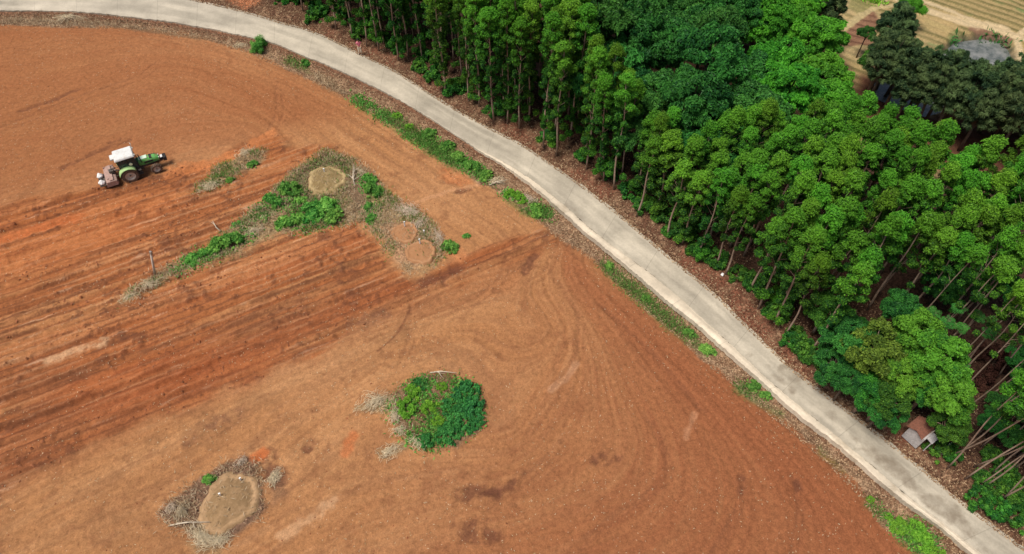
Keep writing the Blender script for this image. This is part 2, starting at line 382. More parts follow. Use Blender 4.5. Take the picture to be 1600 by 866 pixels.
TAN = (0.60,0.36,0.20); DK = (0.17,0.068,0.036); OR = (0.52,0.15,0.05); GRY = (0.30,0.19,0.11)
def groove(pts, wd, depth, k=0.6, col=DK, seed=1, brk=0.25):
    m = streak(pts, wd, col, k, seed, brk)
    if m is not None: z[:] = z-m*depth/max(k, .01)*field
streak([(440,835),(480,810),(520,780)], 0.5, TAN, 0.5, 3, 0.3)
streak([(1074,680),(1086,645)], 0.35, (0.48,0.24,0.13), 0.5, 4, 0.1)
streak([(860,606),(890,585),(900,565)], 0.35, (0.50,0.27,0.15), 0.6, 6, 0.3)
streak([(600,330),(700,295),(770,280)], 0.3, (0.52,0.27,0.14), 0.55, 5, 0.2)
streak([(70,560),(110,545),(160,530)], 0.45, TAN, 0.7, 7, 0.35)
streak([(590,545),(620,520),(640,480)], 0.12, DK, 0.7, 8, 0.1)
for a, sd_ in (([(749,791),(820,743),(880,683)],1),([(860,350),(900,400)],2),([(1005,636),(1041,707),(1044,743),(957,803),(886,862)],3),([(862,427),(904,487),(904,546),(862,606)],4),([(933,469),(1017,546),(1094,636)],5),([(420,560),(600,500)],6),([(790,400),(780,430),(740,465),(660,490)],9),([(640,470),(640,520),(620,570)],10),([(430,130),(432,170),(415,205)],11),([(240,95),(215,114),(104,152),(0,194)],12),([(870,380),(850,420),(820,440)],13),([(1110,866),(1160,780),(1158,740)],14),([(1240,866),(1250,790),(1240,740)],15)):
    groove(a, 0.20, 0.04, 0.3, DK, 100+sd_, .35)
    q = [(x+9, y+5) for x, y in a]; groove(q, 0.15, 0.03, 0.25, DK, 140+sd_, .35)
for a in ([(200,215),(150,232),(95,258)],[(120,135),(80,152),(30,170)],[(300,255),(240,275)],[(185,215),(170,218)]):
    groove(a, 0.35, 0.08, 0.7, DK, 30, 0.35)
for a in ([(290,683),(330,662),(368,645)],[(545,505),(600,485)]): streak(a, 0.7, (0.2,0.09,0.05), 0.7, 34, 0.48)
for a, wd in (([(722,770),(748,760),(780,768)],0.6),([(935,715),(965,712)],0.6),([(720,830),(745,822),(775,836)],0.9),([(660,440),(690,432),(712,418)],0.9),([(715,296),(732,292)],0.35),([(820,420),(835,395)],0.5),([(1158,765),(1160,745)],0.35),([(1248,752),(1252,762)],0.35),([(750,772),(790,760),(815,738)],0.4),([(486,690),(478,700)],0.4),([(415,715),(435,745)],0.9),([(860,360),(850,372)],0.35)):
    groove(a, wd, 0.08, 0.75, (0.14,0.055,0.032), 36, 0.42)
streak([(262,262),(330,253),(380,232),(420,205)], 0.9, (0.52,0.19,0.07), 0.7, 50, 0.3)
streak([(-20,372),(0,370),(60,350),(120,335)], 0.8, OR, 0.6, 51, 0.3)
streak([(700,270),(720,280)], 1.0, OR, 0.35, 52, 0.3)
streak([(690,380),(715,395)], 0.9, (0.55,0.22,0.09), 0.6, 53, 0.2)
streak([(395,715),(410,705)], 0.5, OR, 0.8, 54, 0.2); streak([(550,680),(540,705)], 0.5, OR, 0.6, 55, 0.2)
# verge and forest floor
LIT = np.array((0.36,0.235,0.145)); 
CV = np.zeros((N,3)); CV[:] = (0.21,0.12,0.07); CV = mixc(CV, LIT, sst(0.4, 0.65, fine)*0.8); CV = mixc(CV, (0.09,0.05,0.03), sst(0.5, 0.7, med)*0.5)
CV = mixc(CV, (0.13,0.06,0.035), (1-sst(0.25, 0.8, f_out))*0.8)
C = mixc(C, CV, vg)
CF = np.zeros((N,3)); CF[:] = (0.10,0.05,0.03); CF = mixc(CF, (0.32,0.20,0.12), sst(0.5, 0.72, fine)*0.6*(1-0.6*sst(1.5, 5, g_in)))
CF = mixc(CF, (0.17,0.06,0.035), sst(0.45, 0.7, med)*0.6); CF = mixc(CF, (0.055,0.03,0.02), sst(0.9, 3.2, g_in)*.88)  # floor darkened further in: shade under the crowns painted into the colour
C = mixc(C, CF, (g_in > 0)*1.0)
VER = np.clip(vg+(g_in > 0)*(1-lowm), 0, 1)
# orange bare earth beyond the road top-left
m = polymask(gx, gy, PP([(330,-6),(385,12),(410,12),(400,-20),(330,-40)]), 0.4, 0.5, 1, 31)*(g_in > 0); C = mixc(C, (0.40,0.15,0.07), m)
# islands left unploughed
def patch(pts, col, k=1.0, warp=0.5, soft=0.35, seed=0, lift=0.0, grow=0.0):
    global C, VER
    m = polymask(gx, gy, PP(pts), soft, warp, 0.9, seed, grow)*k
    C = mixc(C, col, m); VER = np.maximum(VER, m*0.8)
    if lift: z[:] = z+lift*m*(0.6+0.8*fine)
    return m
DRYG = (0.27,0.19,0.10); BRN = (0.15,0.09,0.06)
TRIW = .95
TRI = [(185,470),(215,440),(260,415),(300,395),(345,365),(380,335),(420,300),(460,265),(505,232),(540,240),(575,262),(610,300),(650,330),(680,352),(700,380),(690,400),(640,428),(610,405),(595,375),(570,345),(520,350),(470,358),(410,372),(370,392),(310,415),(260,432),(215,462)]
patch(TRI, DRYG, 0.92, 0.9, 0.45, 201, 0.12)
patch([(440,300),(470,265),(505,240),(530,250),(500,262),(470,290),(480,330),(520,345),(470,350),(440,340)], BRN, 0.8, 0.6, 0.4, 203)
patch([(520,240),(545,245),(570,280),(575,310),(555,330),(540,300),(535,265)], BRN, 0.7, 0.5, 0.4, 204)
patch([(590,350),(640,335),(690,375),(690,395),(650,420),(615,400)], (0.36,0.20,0.11), 0.9, 0.4, 0.4, 205)
patch([(300,300),(330,262),(385,232),(412,232),(405,250),(370,268),(335,292)], DRYG, 0.85, 0.5, 0.3, 206, 0.08)
CIRC = [(605,625),(625,600),(660,587),(700,583),(730,595),(748,620),(756,650),(745,675),(715,695),(675,700),(645,692),(620,672),(608,650)]
patch(CIRC, (0.17,0.105,0.06), 0.92, 0.45, 0.3, 207, 0.15)
patch([(555,635),(590,618),(620,620),(615,650),(580,640)], DRYG, 0.8, 0.3, 0.2, 208, 0.06)
patch([(590,700),(640,680),(640,700),(600,715)], DRYG, 0.7, 0.3, 0.2, 209)
patch([(250,800),(275,770),(310,745),(350,720),(385,708),(405,725),(408,760),(412,790),(395,815),(370,835),(340,845),(310,835),(270,825)], BRN, 0.9, 0.35, 0.25, 210, 0.12)
patch([(412,728),(440,735),(445,770),(425,785),(412,760)], BRN, 0.5, 0.4, 0.5, 211)
patch([(285,845),(320,840),(345,835),(340,866),(300,860)], DRYG, 0.6, 0.3, 0.3, 213)
# green stained verge stretches
GV = [[(445,85),(480,100),(490,112),(450,98)],[(548,140),(600,170),(660,205),(720,240),(775,275),(770,288),(700,255),(640,218),(590,185),(545,155)],[(785,295),(860,325),(862,342),(820,335),(785,308)],[(940,402),(1000,445),(1050,490),(1115,545),(1110,556),(1040,508),(990,465),(938,418)],[(1155,590),(1230,640),(1225,650),(1150,606)],[(1285,695),(1330,735),(1320,738),(1280,705)],[(1355,770),(1390,805),(1380,815),(1350,785)],[(1385,812),(1440,815),(1470,850),(1480,870),(1440,870),(1400,835)],[(0,22),(100,25),(200,32),(330,55),(395,75),(330,58),(180,38),(0,32)],[(490,108),(545,135),(540,150),(490,125)]]
GVP = [PP(q, -0.3) for q in GV]
for i, q in enumerate(GV): patch(q, (0.12,0.15,0.05) if i < 8 else (0.14,0.10,0.06), 0.6, 0.3, 0.25, 220+i)
# --- lower farmland
ZL = -8.0
def PL(pts): return PP(pts, ZL)
ra, rb = P(1480,10,ZL), P(1600,52,ZL); ang = atan2(rb[1]-ra[1], rb[0]-ra[0])
RU = -gx*sin(ang)+gy*cos(ang); RV = gx*cos(ang)+gy*sin(ang)
CLo = np.zeros((N,3)); CLo[:] = (0.34,0.25,0.115)
rows = 0.5+0.5*np.sin(RU*2*pi/1.15+(fbm(RV*0.05, RU*0.1, 300, 2)-0.5)*3)
CLo = mixc(CLo, (0.15,0.13,0.05), sst(0.45, 0.75, rows)*(0.65+0.5*fbm(RV*0.5, RU*0.5, 301, 3)))
CLo = mixc(CLo, (0.46,0.34,0.18), sst(0.5, 0.7, fbm(RU*0.25, RV*0.03, 302, 3))*0.5)
CLo = mixc(CLo, (0.13,0.2,0.07), sst(0.66, 0.8, fbm(RU*0.8, RV*0.3, 303, 4))*0.6)
LF = (lowm > 0)
def lpatch(pts, col, k=1.0, soft=0.25, warp=0.25, seed=0):
    global CLo
    m = polymask(gx, gy, PL(pts), soft, warp, 0.8, seed)*k; CLo = mixc(CLo, col, m); return m
lpatch([(1422,20),(1450,32),(1500,45),(1475,62),(1430,45),(1405,30)], (0.42,0.30,0.14), 0.8, seed=310)
m = lpatch([(1318,55),(1362,22),(1372,40),(1360,75),(1320,80)], (0.22,0.115,0.07), 0.95, seed=311)
rr = 0.5+0.5*np.sin((gx*0.4+gy)*2*pi/1.3); CLo = mixc(CLo, (0.12,0.055,0.035), m*sst(0.5, 0.8, rr)*0.8)
lpatch([(1322,20),(1335,-10),(1375,-10),(1385,5),(1340,30)], (0.20,0.19,0.07), 0.7, seed=312)
lpatch([(1512,46),(1555,55),(1580,68),(1575,76),(1540,62),(1510,54)], (0.23,0.125,0.08), 0.9, 0.2, 0.1, 313)
lpatch([(1588,72),(1610,72),(1610,95),(1592,95)], (0.33,0.24,0.08), 0.9, 0.2, 0.05, 314)
def lpath(pts, wd, col=(0.55,0.42,0.25), k=0.9, seed=0):
    global CLo
    q = resample(PL(pts), 0.7); r, _, _ = segdist_local(q, wd*2)
    if r is None: return
    bb, dd, ss = r; m = np.zeros(N); m[bb] = (1-sst(wd*0.6, wd, dd+(fbm(gx[bb]*1.2, gy[bb]*1.2, seed, 3)-0.5)*wd*0.8))*k; CLo = mixc(CLo, col, m)
lpath([(1402,4),(1423,17),(1456,28),(1487,37),(1510,44),(1540,46),(1562,52),(1583,64),(1602,68)], 0.95)
lpath([(1415,-4),(1437,7),(1459,15),(1497,31),(1525,40)], 0.5); lpath([(1583,64),(1600,52),(1620,40)], 0.45)
lpath([(1318,50),(1337,34),(1362,19),(1380,8),(1384,-10)], 0.5, (0.42,0.33,0.17)); lpath([(1362,19),(1395,14),(1412,12)], 0.4, (0.42,0.33,0.17))
lpath([(1583,66),(1590,85),(1592,100)], 0.5)
POND = [(1365,128),(1385,118),(1420,110),(1460,92),(1490,66),(1510,60),(1535,58),(1562,64),(1578,76),(1583,92),(1575,112),(1555,128),(1500,150),(1470,175),(1440,185),(1400,172),(1372,158)]
pm = polymask(gx, gy, PL(POND), 0.5, 0.2, 0.5, 320); 
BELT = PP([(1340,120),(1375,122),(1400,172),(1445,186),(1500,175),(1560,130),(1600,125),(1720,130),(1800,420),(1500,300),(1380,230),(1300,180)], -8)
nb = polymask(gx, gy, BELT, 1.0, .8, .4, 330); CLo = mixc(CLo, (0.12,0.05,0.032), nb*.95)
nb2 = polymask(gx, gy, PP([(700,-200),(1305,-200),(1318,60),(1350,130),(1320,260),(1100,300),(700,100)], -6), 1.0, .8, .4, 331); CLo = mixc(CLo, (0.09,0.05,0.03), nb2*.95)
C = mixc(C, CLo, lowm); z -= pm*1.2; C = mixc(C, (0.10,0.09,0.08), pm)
z += lowm*(1-pm)*((rows-0.5)*0.12+(fine-0.5)*0.08)
# far country beyond the surveyed area stays as worked earth and scrub
nx, ny = len(XS), len(YS)
idx = np.arange(nx*ny).reshape(ny, nx)
Q = np.stack([idx[:-1,:-1].ravel(), idx[:-1,1:].ravel(), idx[1:,1:].ravel(), idx[1:,:-1].ravel()], 1)
gm, n, b = new_mat('worked_red_earth')
vc = node(n, 'ShaderNodeVertexColor', layer_name='albedo'); ver = node(n, 'ShaderNodeAttribute', attribute_name='litter'); lump = node(n, 'ShaderNodeAttribute', attribute_name='rough')
geo = node(n, 'ShaderNodeNewGeometry')
n1 = noise_node(n, 3.2, 8, 0.75, geo.outputs['Position']); n2 = noise_node(n, 11.0, 6, 0.75, geo.outputs['Position'])
r1 = node(n, 'ShaderNodeMapRange'); L(n, n1.outputs[0], r1.inputs[0]); r1.inputs[1].default_value = .3; r1.inputs[2].default_value = .7; r1.inputs[3].default_value = .72; r1.inputs[4].default_value = 1.28
r2 = node(n, 'ShaderNodeMapRange'); L(n, n2.outputs[0], r2.inputs[0]); r2.inputs[1].default_value = .3; r2.inputs[2].default_value = .7; r2.inputs[3].default_value = .74; r2.inputs[4].default_value = 1.26
mu = node(n, 'ShaderNodeMath', operation='MULTIPLY'); L(n, r1.outputs[0], mu.inputs[0]); L(n, r2.outputs[0], mu.inputs[1])
mx = node(n, 'ShaderNodeMix', data_type='RGBA', blend_type='MULTIPLY'); mx.inputs[0].default_value = 1; L(n, vc.outputs[0], mx.inputs['A']); L(n, mu.outputs[0], mx.inputs['B'])
# fallen leaves: small cells, some pale, some dark
vo = node(n, 'ShaderNodeTexVoronoi'); vo.inputs['Scale'].default_value = 9.0; L(n, geo.outputs['Position'], vo.inputs['Vector'])
sp = node(n, 'ShaderNodeSeparateColor'); L(n, vo.outputs['Color'], sp.inputs[0])
r3 = node(n, 'ShaderNodeMapRange'); L(n, sp.outputs[0], r3.inputs[0]); r3.inputs[3].default_value = .55; r3.inputs[4].default_value = 1.6
mx2 = node(n, 'ShaderNodeMix', data_type='RGBA', blend_type='MULTIPLY'); L(n, ver.outputs['Fac'], mx2.inputs[0]); L(n, mx.outputs['Result'], mx2.inputs['A']); L(n, r3.outputs[0], mx2.inputs['B'])
# pale straw bits and stones
vs2 = node(n, 'ShaderNodeTexVoronoi'); vs2.inputs['Scale'].default_value = 2.6; vs2.inputs['Randomness'].default_value = 1; L(n, geo.outputs['Position'], vs2.inputs['Vector'])
r4 = node(n, 'ShaderNodeMapRange'); L(n, vs2.outputs['Distance'], r4.inputs[0]); r4.inputs[1].default_value = .06; r4.inputs[2].default_value = .09; r4.inputs[3].default_value = 0.75; r4.inputs[4].default_value = 0
s2 = node(n, 'ShaderNodeSeparateColor'); L(n, vs2.outputs['Color'], s2.inputs[0]); gt = node(n, 'ShaderNodeMath', operation='GREATER_THAN'); L(n, s2.outputs[1], gt.inputs[0]); gt.inputs[1].default_value = .6
m5 = node(n, 'ShaderNodeMath', operation='MULTIPLY'); L(n, r4.outputs[0], m5.inputs[0]); L(n, gt.outputs[0], m5.inputs[1])
mx3 = node(n, 'ShaderNodeMix', data_type='RGBA'); L(n, m5.outputs[0], mx3.inputs[0]); L(n, mx2.outputs['Result'], mx3.inputs['A']); mx3.inputs['B'].default_value = (.62,.45,.3,1)
L(n, mx3.outputs['Result'], b.inputs['Base Color']); b.inputs['Roughness'].default_value = .95; b.inputs['Specular IOR Level'].default_value = .1
bp = node(n, 'ShaderNodeBump'); bp.inputs['Strength'].default_value = .9; bp.inputs['Distance'].default_value = .12; L(n, n1.outputs[0], bp.inputs['Height'])
bp2 = node(n, 'ShaderNodeBump'); bp2.inputs['Strength'].default_value = .8; bp2.inputs['Distance'].default_value = .05; L(n, n2.outputs[0], bp2.inputs['Height']); L(n, bp.outputs[0], bp2.inputs['Normal']); L(n, bp2.outputs[0], b.inputs['Normal'])
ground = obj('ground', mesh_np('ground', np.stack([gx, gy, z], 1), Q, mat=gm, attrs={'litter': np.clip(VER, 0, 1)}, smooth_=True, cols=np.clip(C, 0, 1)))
ground['kind'] = 'structure'
# exact height lookup on the finished sheet
Zg = z.reshape(ny, nx)
def hz(x, y):
    x = np.atleast_1d(np.asarray(x, float)); y = np.atleast_1d(np.asarray(y, float))
    i = np.clip(np.searchsorted(XS, x)-1, 0, nx-2); j = np.clip(np.searchsorted(YS, y)-1, 0, ny-2)
    u = np.clip((x-XS[i])/(XS[i+1]-XS[i]), 0, 1); v = np.clip((y-YS[j])/(YS[j+1]-YS[j]), 0, 1)
    return (Zg[j,i]*(1-u)+Zg[j,i+1]*u)*(1-v)+(Zg[j+1,i]*(1-u)+Zg[j+1,i+1]*u)*v
def h1(x, y): return float(hz(x, y)[0])
def G3(px, py, z=0.0, dz=0.0):
    zz = z
    for _ in range(4): x, y = P(px, py, zz); zz = h1(x, y)
    return (x, y, zz+dz)

# ------------------------------------------------------------------ ROAD
def concrete_mat(name, col, stain, scale=1.0, seed=0.0):
    m, n, b = new_mat(name); geo = node(n, 'ShaderNodeNewGeometry'); pos = geo.outputs['Position']
    at = node(n, 'ShaderNodeAttribute', attribute_name='stain')
    a = noise_node(n, 0.35*scale, 6, 0.65, pos); c = noise_node(n, 6.0, 7, 0.7, pos); d = noise_node(n, 1.3, 5, 0.6, pos)
    r = node(n, 'ShaderNodeMapRange'); L(n, a.outputs[0], r.inputs[0]); r.inputs[1].default_value = .35; r.inputs[2].default_value = .68; r.inputs[3].default_value = .80; r.inputs[4].default_value = 1.14
    r2 = node(n, 'ShaderNodeMapRange'); L(n, c.outputs[0], r2.inputs[0]); r2.inputs[1].default_value = .3; r2.inputs[2].default_value = .7; r2.inputs[3].default_value = .90; r2.inputs[4].default_value = 1.10
    mu = node(n, 'ShaderNodeMath', operation='MULTIPLY'); L(n, r.outputs[0], mu.inputs[0]); L(n, r2.outputs[0], mu.inputs[1])
    la = node(n, 'ShaderNodeAttribute', attribute_name='lane'); rl_ = node(n, 'ShaderNodeMapRange'); L(n, la.outputs['Fac'], rl_.inputs[0]); rl_.inputs[1].default_value = .3; rl_.inputs[2].default_value = .7; rl_.inputs[3].default_value = .80; rl_.inputs[4].default_value = 1.12
    ru = node(n, 'ShaderNodeAttribute', attribute_name='run'); md = node(n, 'ShaderNodeMath', operation='MODULO'); L(n, ru.outputs['Fac'], md.inputs[0]); md.inputs[1].default_value = 4.6
    gt = node(n, 'ShaderNodeMapRange'); L(n, md.outputs[0], gt.inputs[0]); gt.inputs[1].default_value = .03; gt.inputs[2].default_value = .07; gt.inputs[3].default_value = .78; gt.inputs[4].default_value = 1.0
    m3 = node(n, 'ShaderNodeMath', operation='MULTIPLY'); L(n, rl_.outputs[0], m3.inputs[0]); L(n, gt.outputs[0], m3.inputs[1]); m4 = node(n, 'ShaderNodeMath', operation='MULTIPLY'); L(n, mu.outputs[0], m4.inputs[0]); L(n, m3.outputs[0], m4.inputs[1])
    mx = node(n, 'ShaderNodeMix', data_type='RGBA', blend_type='MULTIPLY'); mx.inputs[0].default_value = 1; mx.inputs['A'].default_value = (*col, 1); L(n, m4.outputs[0], mx.inputs['B'])
    ad = node(n, 'ShaderNodeMath', operation='MULTIPLY_ADD'); L(n, d.outputs[0], ad.inputs[0]); ad.inputs[1].default_value = 1.1; L(n, at.outputs['Fac'], ad.inputs[2])
    r3 = node(n, 'ShaderNodeMapRange'); L(n, ad.outputs[0], r3.inputs[0]); r3.inputs[1].default_value = .85; r3.inputs[2].default_value = 1.25; r3.inputs[4].default_value = .85
    mx2 = node(n, 'ShaderNodeMix', data_type='RGBA'); L(n, r3.outputs[0], mx2.inputs[0]); L(n, mx.outputs['Result'], mx2.inputs['A']); mx2.inputs['B'].default_value = (*stain, 1)
    L(n, mx2.outputs['Result'], b.inputs['Base Color']); b.inputs['Roughness'].default_value = .85
    bp = node(n, 'ShaderNodeBump'); bp.inputs['Strength'].default_value = .25; bp.inputs['Distance'].default_value = .02; L(n, c.outputs[0], bp.inputs['Height']); L(n, bp.outputs[0], b.inputs['Normal'])
    return m
road_m = concrete_mat('weathered_concrete', (0.455,0.40,0.315), (0.20,0.16,0.115))
strip_m = concrete_mat('pale_raw_concrete', (0.66,0.56,0.43), (0.36,0.29,0.20))
def ribbon(name, A, B, mat, zt, thick, nacross=10, wob=0.05, stain_f=None, seed=0):
    """a slab between two edge lines with ragged sides"""
    n_ = 900; t = np.linspace(0, 1, n_)
    def rs(P_):
        s = np.concatenate([[0], np.cumsum(np.hypot(*(P_[1:]-P_[:-1]).T))]); s /= s[-1]
        return np.stack([np.interp(t, s, P_[:,0]), np.interp(t, s, P_[:,1])], 1)
    a = rs(A); bb_ = rs(B)
    da = (vnoise(t*420, t*0, seed)-.5)*2*wob+(vnoise(t*95, t*0, seed+1)-.5)*2*wob; db = (vnoise(t*400, t*0+5, seed+2)-.5)*2*wob+(vnoise(t*90, t*0, seed+3)-.5)*2*wob
    d = (bb_-a); d /= np.linalg.norm(d, axis=1)[:,None]; a = a+d*da[:,None]; bb_ = bb_+d*db[:,None]
    V = []; S = []; m_ = nacross+1
    for k in range(m_):
        f = k/nacross; p = a*(1-f)+bb_*f; zz = zt(p[:,0], p[:,1])+0.03*math.sin(pi*f); V.append(np.column_stack([p, zz]))
    lo1 = V[0].copy(); lo1[:,2] -= thick; lo2 = V[-1].copy(); lo2[:,2] -= thick
    V = [lo1]+V+[lo2]; m_ += 2; V = np.stack(V, 1); pts = V.reshape(-1, 3)
    id_ = np.arange(n_*m_).reshape(n_, m_); Q_ = np.stack([id_[:-1,:-1].ravel(), id_[:-1,1:].ravel(), id_[1:,1:].ravel(), id_[1:,:-1].ravel()], 1)
    st = stain_f(pts[:,0], pts[:,1]) if stain_f else np.zeros(len(pts))
    cen = (a+bb_)/2; run = np.concatenate([[0], np.cumsum(np.hypot(*(cen[1:]-cen[:-1]).T))]); run2 = np.repeat(run, m_); f_ = np.tile(np.linspace(0, 1, m_), n_)
    lane = fbm(run2*.16, f_*7, seed+9, 4, .6)
    me = mesh_np(name, pts, Q_, mat=mat, attrs={'stain': st, 'lane': lane, 'run': run2}); o = obj(name, me); o['kind'] = 'structure'; return o
def road_stain(x, y):
    s = np.zeros(x.shape)
    for pts, k in (([(1195,585),(1230,560),(1260,590),(1240,622)],.5),([(1150,540),(1200,560),(1235,610),(1200,592)],.3),([(1330,680),(1400,715),(1450,770),(1500,790),(1530,830),(1525,850),(1460,805),(1380,735),(1340,705)],.55),([(1280,640),(1310,640),(1330,670),(1310,680)],.35),([(870,305),(905,325),(920,350),(900,345),(880,325)],.4),([(930,350),(960,372),(1000,410),(975,400)],.35),([(760,235),(800,250),(830,278),(790,252)],.35),([(440,55),(500,75),(540,90),(500,95)],.2),([(1480,810),(1600,866),(1600,900),(1500,850)],.3)):
        s = np.maximum(s, polymask(x, y, PP(pts), .35, .25, 1.0, 400)*k)
    dl, _, _ = segdist(x, y, RLc); dr, _, _ = segdist(x, y, RRc); s = np.maximum(s, .3*(1-sst(0.1, 1.0, dl))*sst(.38, .55, fbm(x*.4, y*.4, 402, 3)))
    s = np.maximum(s, .34*(1-sst(0.0, .45, dr+(fbm(x*1.5, y*1.5, 403, 3)-.5)*.5)))
    return s
dropf = lambda x, y: drop(x, y)
road = ribbon('road', RL, RR, road_m, lambda x, y: dropf(x, y)+0.0, 0.30, 16, 0.06, road_stain, 500)
# raised raw-concrete shoulder; its inner side butts against the road edge, standing a hand higher
sel = (RL[:,0] > SO[0,0]-0.2); inner = RL[sel]; nrm_ = np.array([-.05,-.05])
strip = ribbon('kerb', SO, inner+np.array([-.01,-.01]), strip_m, lambda x, y: dropf(x, y)+0.06, 0.45, 4, 0.035, lambda x, y: .42*sst(.45, .7, fbm(x*.8, y*.8, 5, 4)), 520)

# pond
PW = PL(POND); wm, n, b = new_mat('pond_water'); b.inputs['Base Color'].default_value = (.13,.15,.15,1); b.inputs['Roughness'].default_value = .12; b.inputs['Specular IOR Level'].default_value = .6
geo = node(n, 'ShaderNodeNewGeometry'); a = noise_node(n, .5, 5, .6, geo.outputs['Position']); cr = node(n, 'ShaderNodeMapRange'); L(n, a.outputs[0], cr.inputs[0]); cr.inputs[1].default_value = .35; cr.inputs[2].default_value = .65; cr.inputs[3].default_value = .08; cr.inputs[4].default_value = .45; L(n, cr.outputs[0], b.inputs['Roughness'])
a2 = noise_node(n, .9, 7, .7, geo.outputs['Position']); cm_ = node(n, 'ShaderNodeValToRGB'); L(n, a2.outputs[0], cm_.inputs[0]); cm_.color_ramp.elements[0].position = .35; cm_.color_ramp.elements[0].color = (.07,.085,.08,1); cm_.color_ramp.elements[1].position = .68; cm_.color_ramp.elements[1].color = (.25,.25,.24,1); L(n, cm_.outputs[0], b.inputs['Base Color'])
bw_ = node(n, 'ShaderNodeBump'); bw_.inputs['Strength'].default_value = .4; bw_.inputs['Distance'].default_value = .05; L(n, a2.outputs[0], bw_.inputs['Height']); L(n, bw_.outputs[0], b.inputs['Normal'])
ctr = PW.mean(0); PWb = ctr+(PW-ctr)*1.06
me = bpy.data.meshes.new('water'); me.from_pydata([(x, y, ZL-.25) for x, y in PWb], [], [tuple(range(len(PWb)))]); me.materials.append(wm)
water = obj('water', me); water['kind'] = 'structure'


# ------------------------------------------------------------------ PLANTS: leaf clouds
def leaf_cloud(C_, D_, N_, Ln, Wd, tint, fold=0.0):
    """one diamond blade per row: centre C_, blade direction D_, facing N_, length, width"""
    D_ = D_/np.linalg.norm(D_, axis=1)[:,None]; S_ = np.cross(D_, N_); S_ /= (np.linalg.norm(S_, axis=1)[:,None]+1e-9)
    Ln = np.broadcast_to(Ln, (len(C_),))[:,None]; Wd = np.broadcast_to(Wd, (len(C_),))[:,None]
    a = C_-D_*Ln*.5; c = C_+D_*Ln*.5; m_ = C_+D_*Ln*.05
    l = m_+S_*Wd*.5; r = m_-S_*Wd*.5
    c = c-np.array([0,0,1])*Ln*fold
    V = np.stack([a, l, c, r], 1).reshape(-1, 3); n_ = len(C_); Q_ = np.arange(n_*4).reshape(n_, 4)
    return V, Q_, np.repeat(tint, 4)
def rsph(n): 
    v = rng.normal(size=(n,3)); return v/np.linalg.norm(v, axis=1)[:,None]
def puff_leaves(puffs, per, ln, wd, up=0.5, shell=0.55, ttop=0.0, fold=0.15, flat=0.85):
    """puffs: x,y,z,r,tint. Leaves thickest near each puff's outer shell, blades facing outward and up."""
    Cs = []; Ns = []; Ts = []
    for (x, y, zz, r, t) in puffs:
        n_ = max(6, int(per*(r*r)/(0.45*0.45))); d = rsph(n_); rad = r*(shell+(1-shell)*rng.random(n_)**.6)*(0.8+.4*rng.random(n_))
        c = d*rad[:,None]; c[:,2] *= flat; Cs.append(c+np.array([x, y, zz])); Ns.append(d+np.array([0,0,up])+rng.normal(size=(n_,3))*.75)
        Ts.append(np.clip(t+rng.normal(size=n_)*.28, 0, 1))
    C_ = np.concatenate(Cs); N_ = np.concatenate(Ns); N_ /= np.linalg.norm(N_, axis=1)[:,None]; T_ = np.concatenate(Ts)
    R_ = rsph(len(C_)); D_ = np.cross(N_, R_); 
    return leaf_cloud(C_, D_, N_, ln*(.7+.6*rng.random(len(C_))), wd*(.7+.6*rng.random(len(C_))), T_, fold)
def leafmesh(name, data, mat):
    V, Q_, T_ = data; return mesh_np(name, V, Q_, mat=mat, attrs={'tint': T_})
def cat_data(ds):
    V = []; Q_ = []; T_ = []; b = 0
    for v, q, t in ds: V.append(v); Q_.append(q+b); T_.append(t); b += len(v)
    return np.concatenate(V), np.concatenate(Q_), np.concatenate(T_)

bark_pale = simple_mat('pale_smooth_bark', (0.33,0.24,0.18), .8, .3, 2.5, (0.2,0.12,0.08), .35)
bark_dark = simple_mat('dark_rough_bark', (0.13,0.10,0.075), .9, .35, 4, bump=.4)
wood_dry = simple_mat('bleached_dead_wood', (0.50,0.42,0.32), .85, .3, 3)
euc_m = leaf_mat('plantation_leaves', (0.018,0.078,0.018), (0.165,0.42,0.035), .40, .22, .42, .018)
broad_m = leaf_mat('dark_broad_leaves', (0.016,0.085,0.022), (0.085,0.30,0.05), .3, .2, .4, .012)
bright_m = leaf_mat('bright_broad_leaves', (0.05,0.22,0.025), (0.15,0.48,0.04), .4, .12, .45, .01)
needle_m = leaf_mat('dusky_needles', (0.02,0.05,0.022), (0.13,0.20,0.07), .3, .2, .6, .02)
fresh_m = leaf_mat('fresh_green_leaves', (0.035,0.15,0.025), (0.19,0.46,0.045), .38, .1, .45, .01)
mixed_m = leaf_mat('mid_green_leaves', (0.025,0.11,0.022), (0.12,0.34,0.04), .35, .2, .45, .02)
olive_m = leaf_mat('olive_leaves', (0.05,0.11,0.02), (0.17,0.30,0.04), .35, .2, .5, .02)
weed_m = leaf_mat('weed_leaves', (0.075,0.27,0.045), (0.28,0.56,0.11), .35, .15, .5, .015)
weed_dk = leaf_mat('bluish_weed_leaves', (0.03,0.16,0.042), (0.09,0.35,0.075), .3, .1, .5, .01)
lime_m = leaf_mat('lime_weed_leaves', (0.14,0.36,0.035), (0.28,0.55,0.06), .35, .1, .5, .01)
rust_m = leaf_mat('withered_rust_leaves', (0.055,0.024,0.018), (0.12,0.055,0.036), .2, .15, .8, .01)
brown_m = leaf_mat('withered_brown_leaves', (0.10,0.055,0.038), (0.22,0.135,0.085), .2, .15, .8, .01)
straw_m = leaf_mat('dry_straw', (0.42,0.31,0.17), (0.72,0.60,0.42), .2, .1, .8, .01)
litter_m = leaf_mat('fallen_leaves', (0.17,0.085,0.05), (0.58,0.40,0.25), .15, .1, .7, .01)
grass_m = leaf_mat('grass_blades', (0.09,0.20,0.035), (0.26,0.36,0.10), .35, .1, .6, .02)
clod_m = simple_mat('red_clods', (0.27,0.10,0.045), .95, .5, .8)

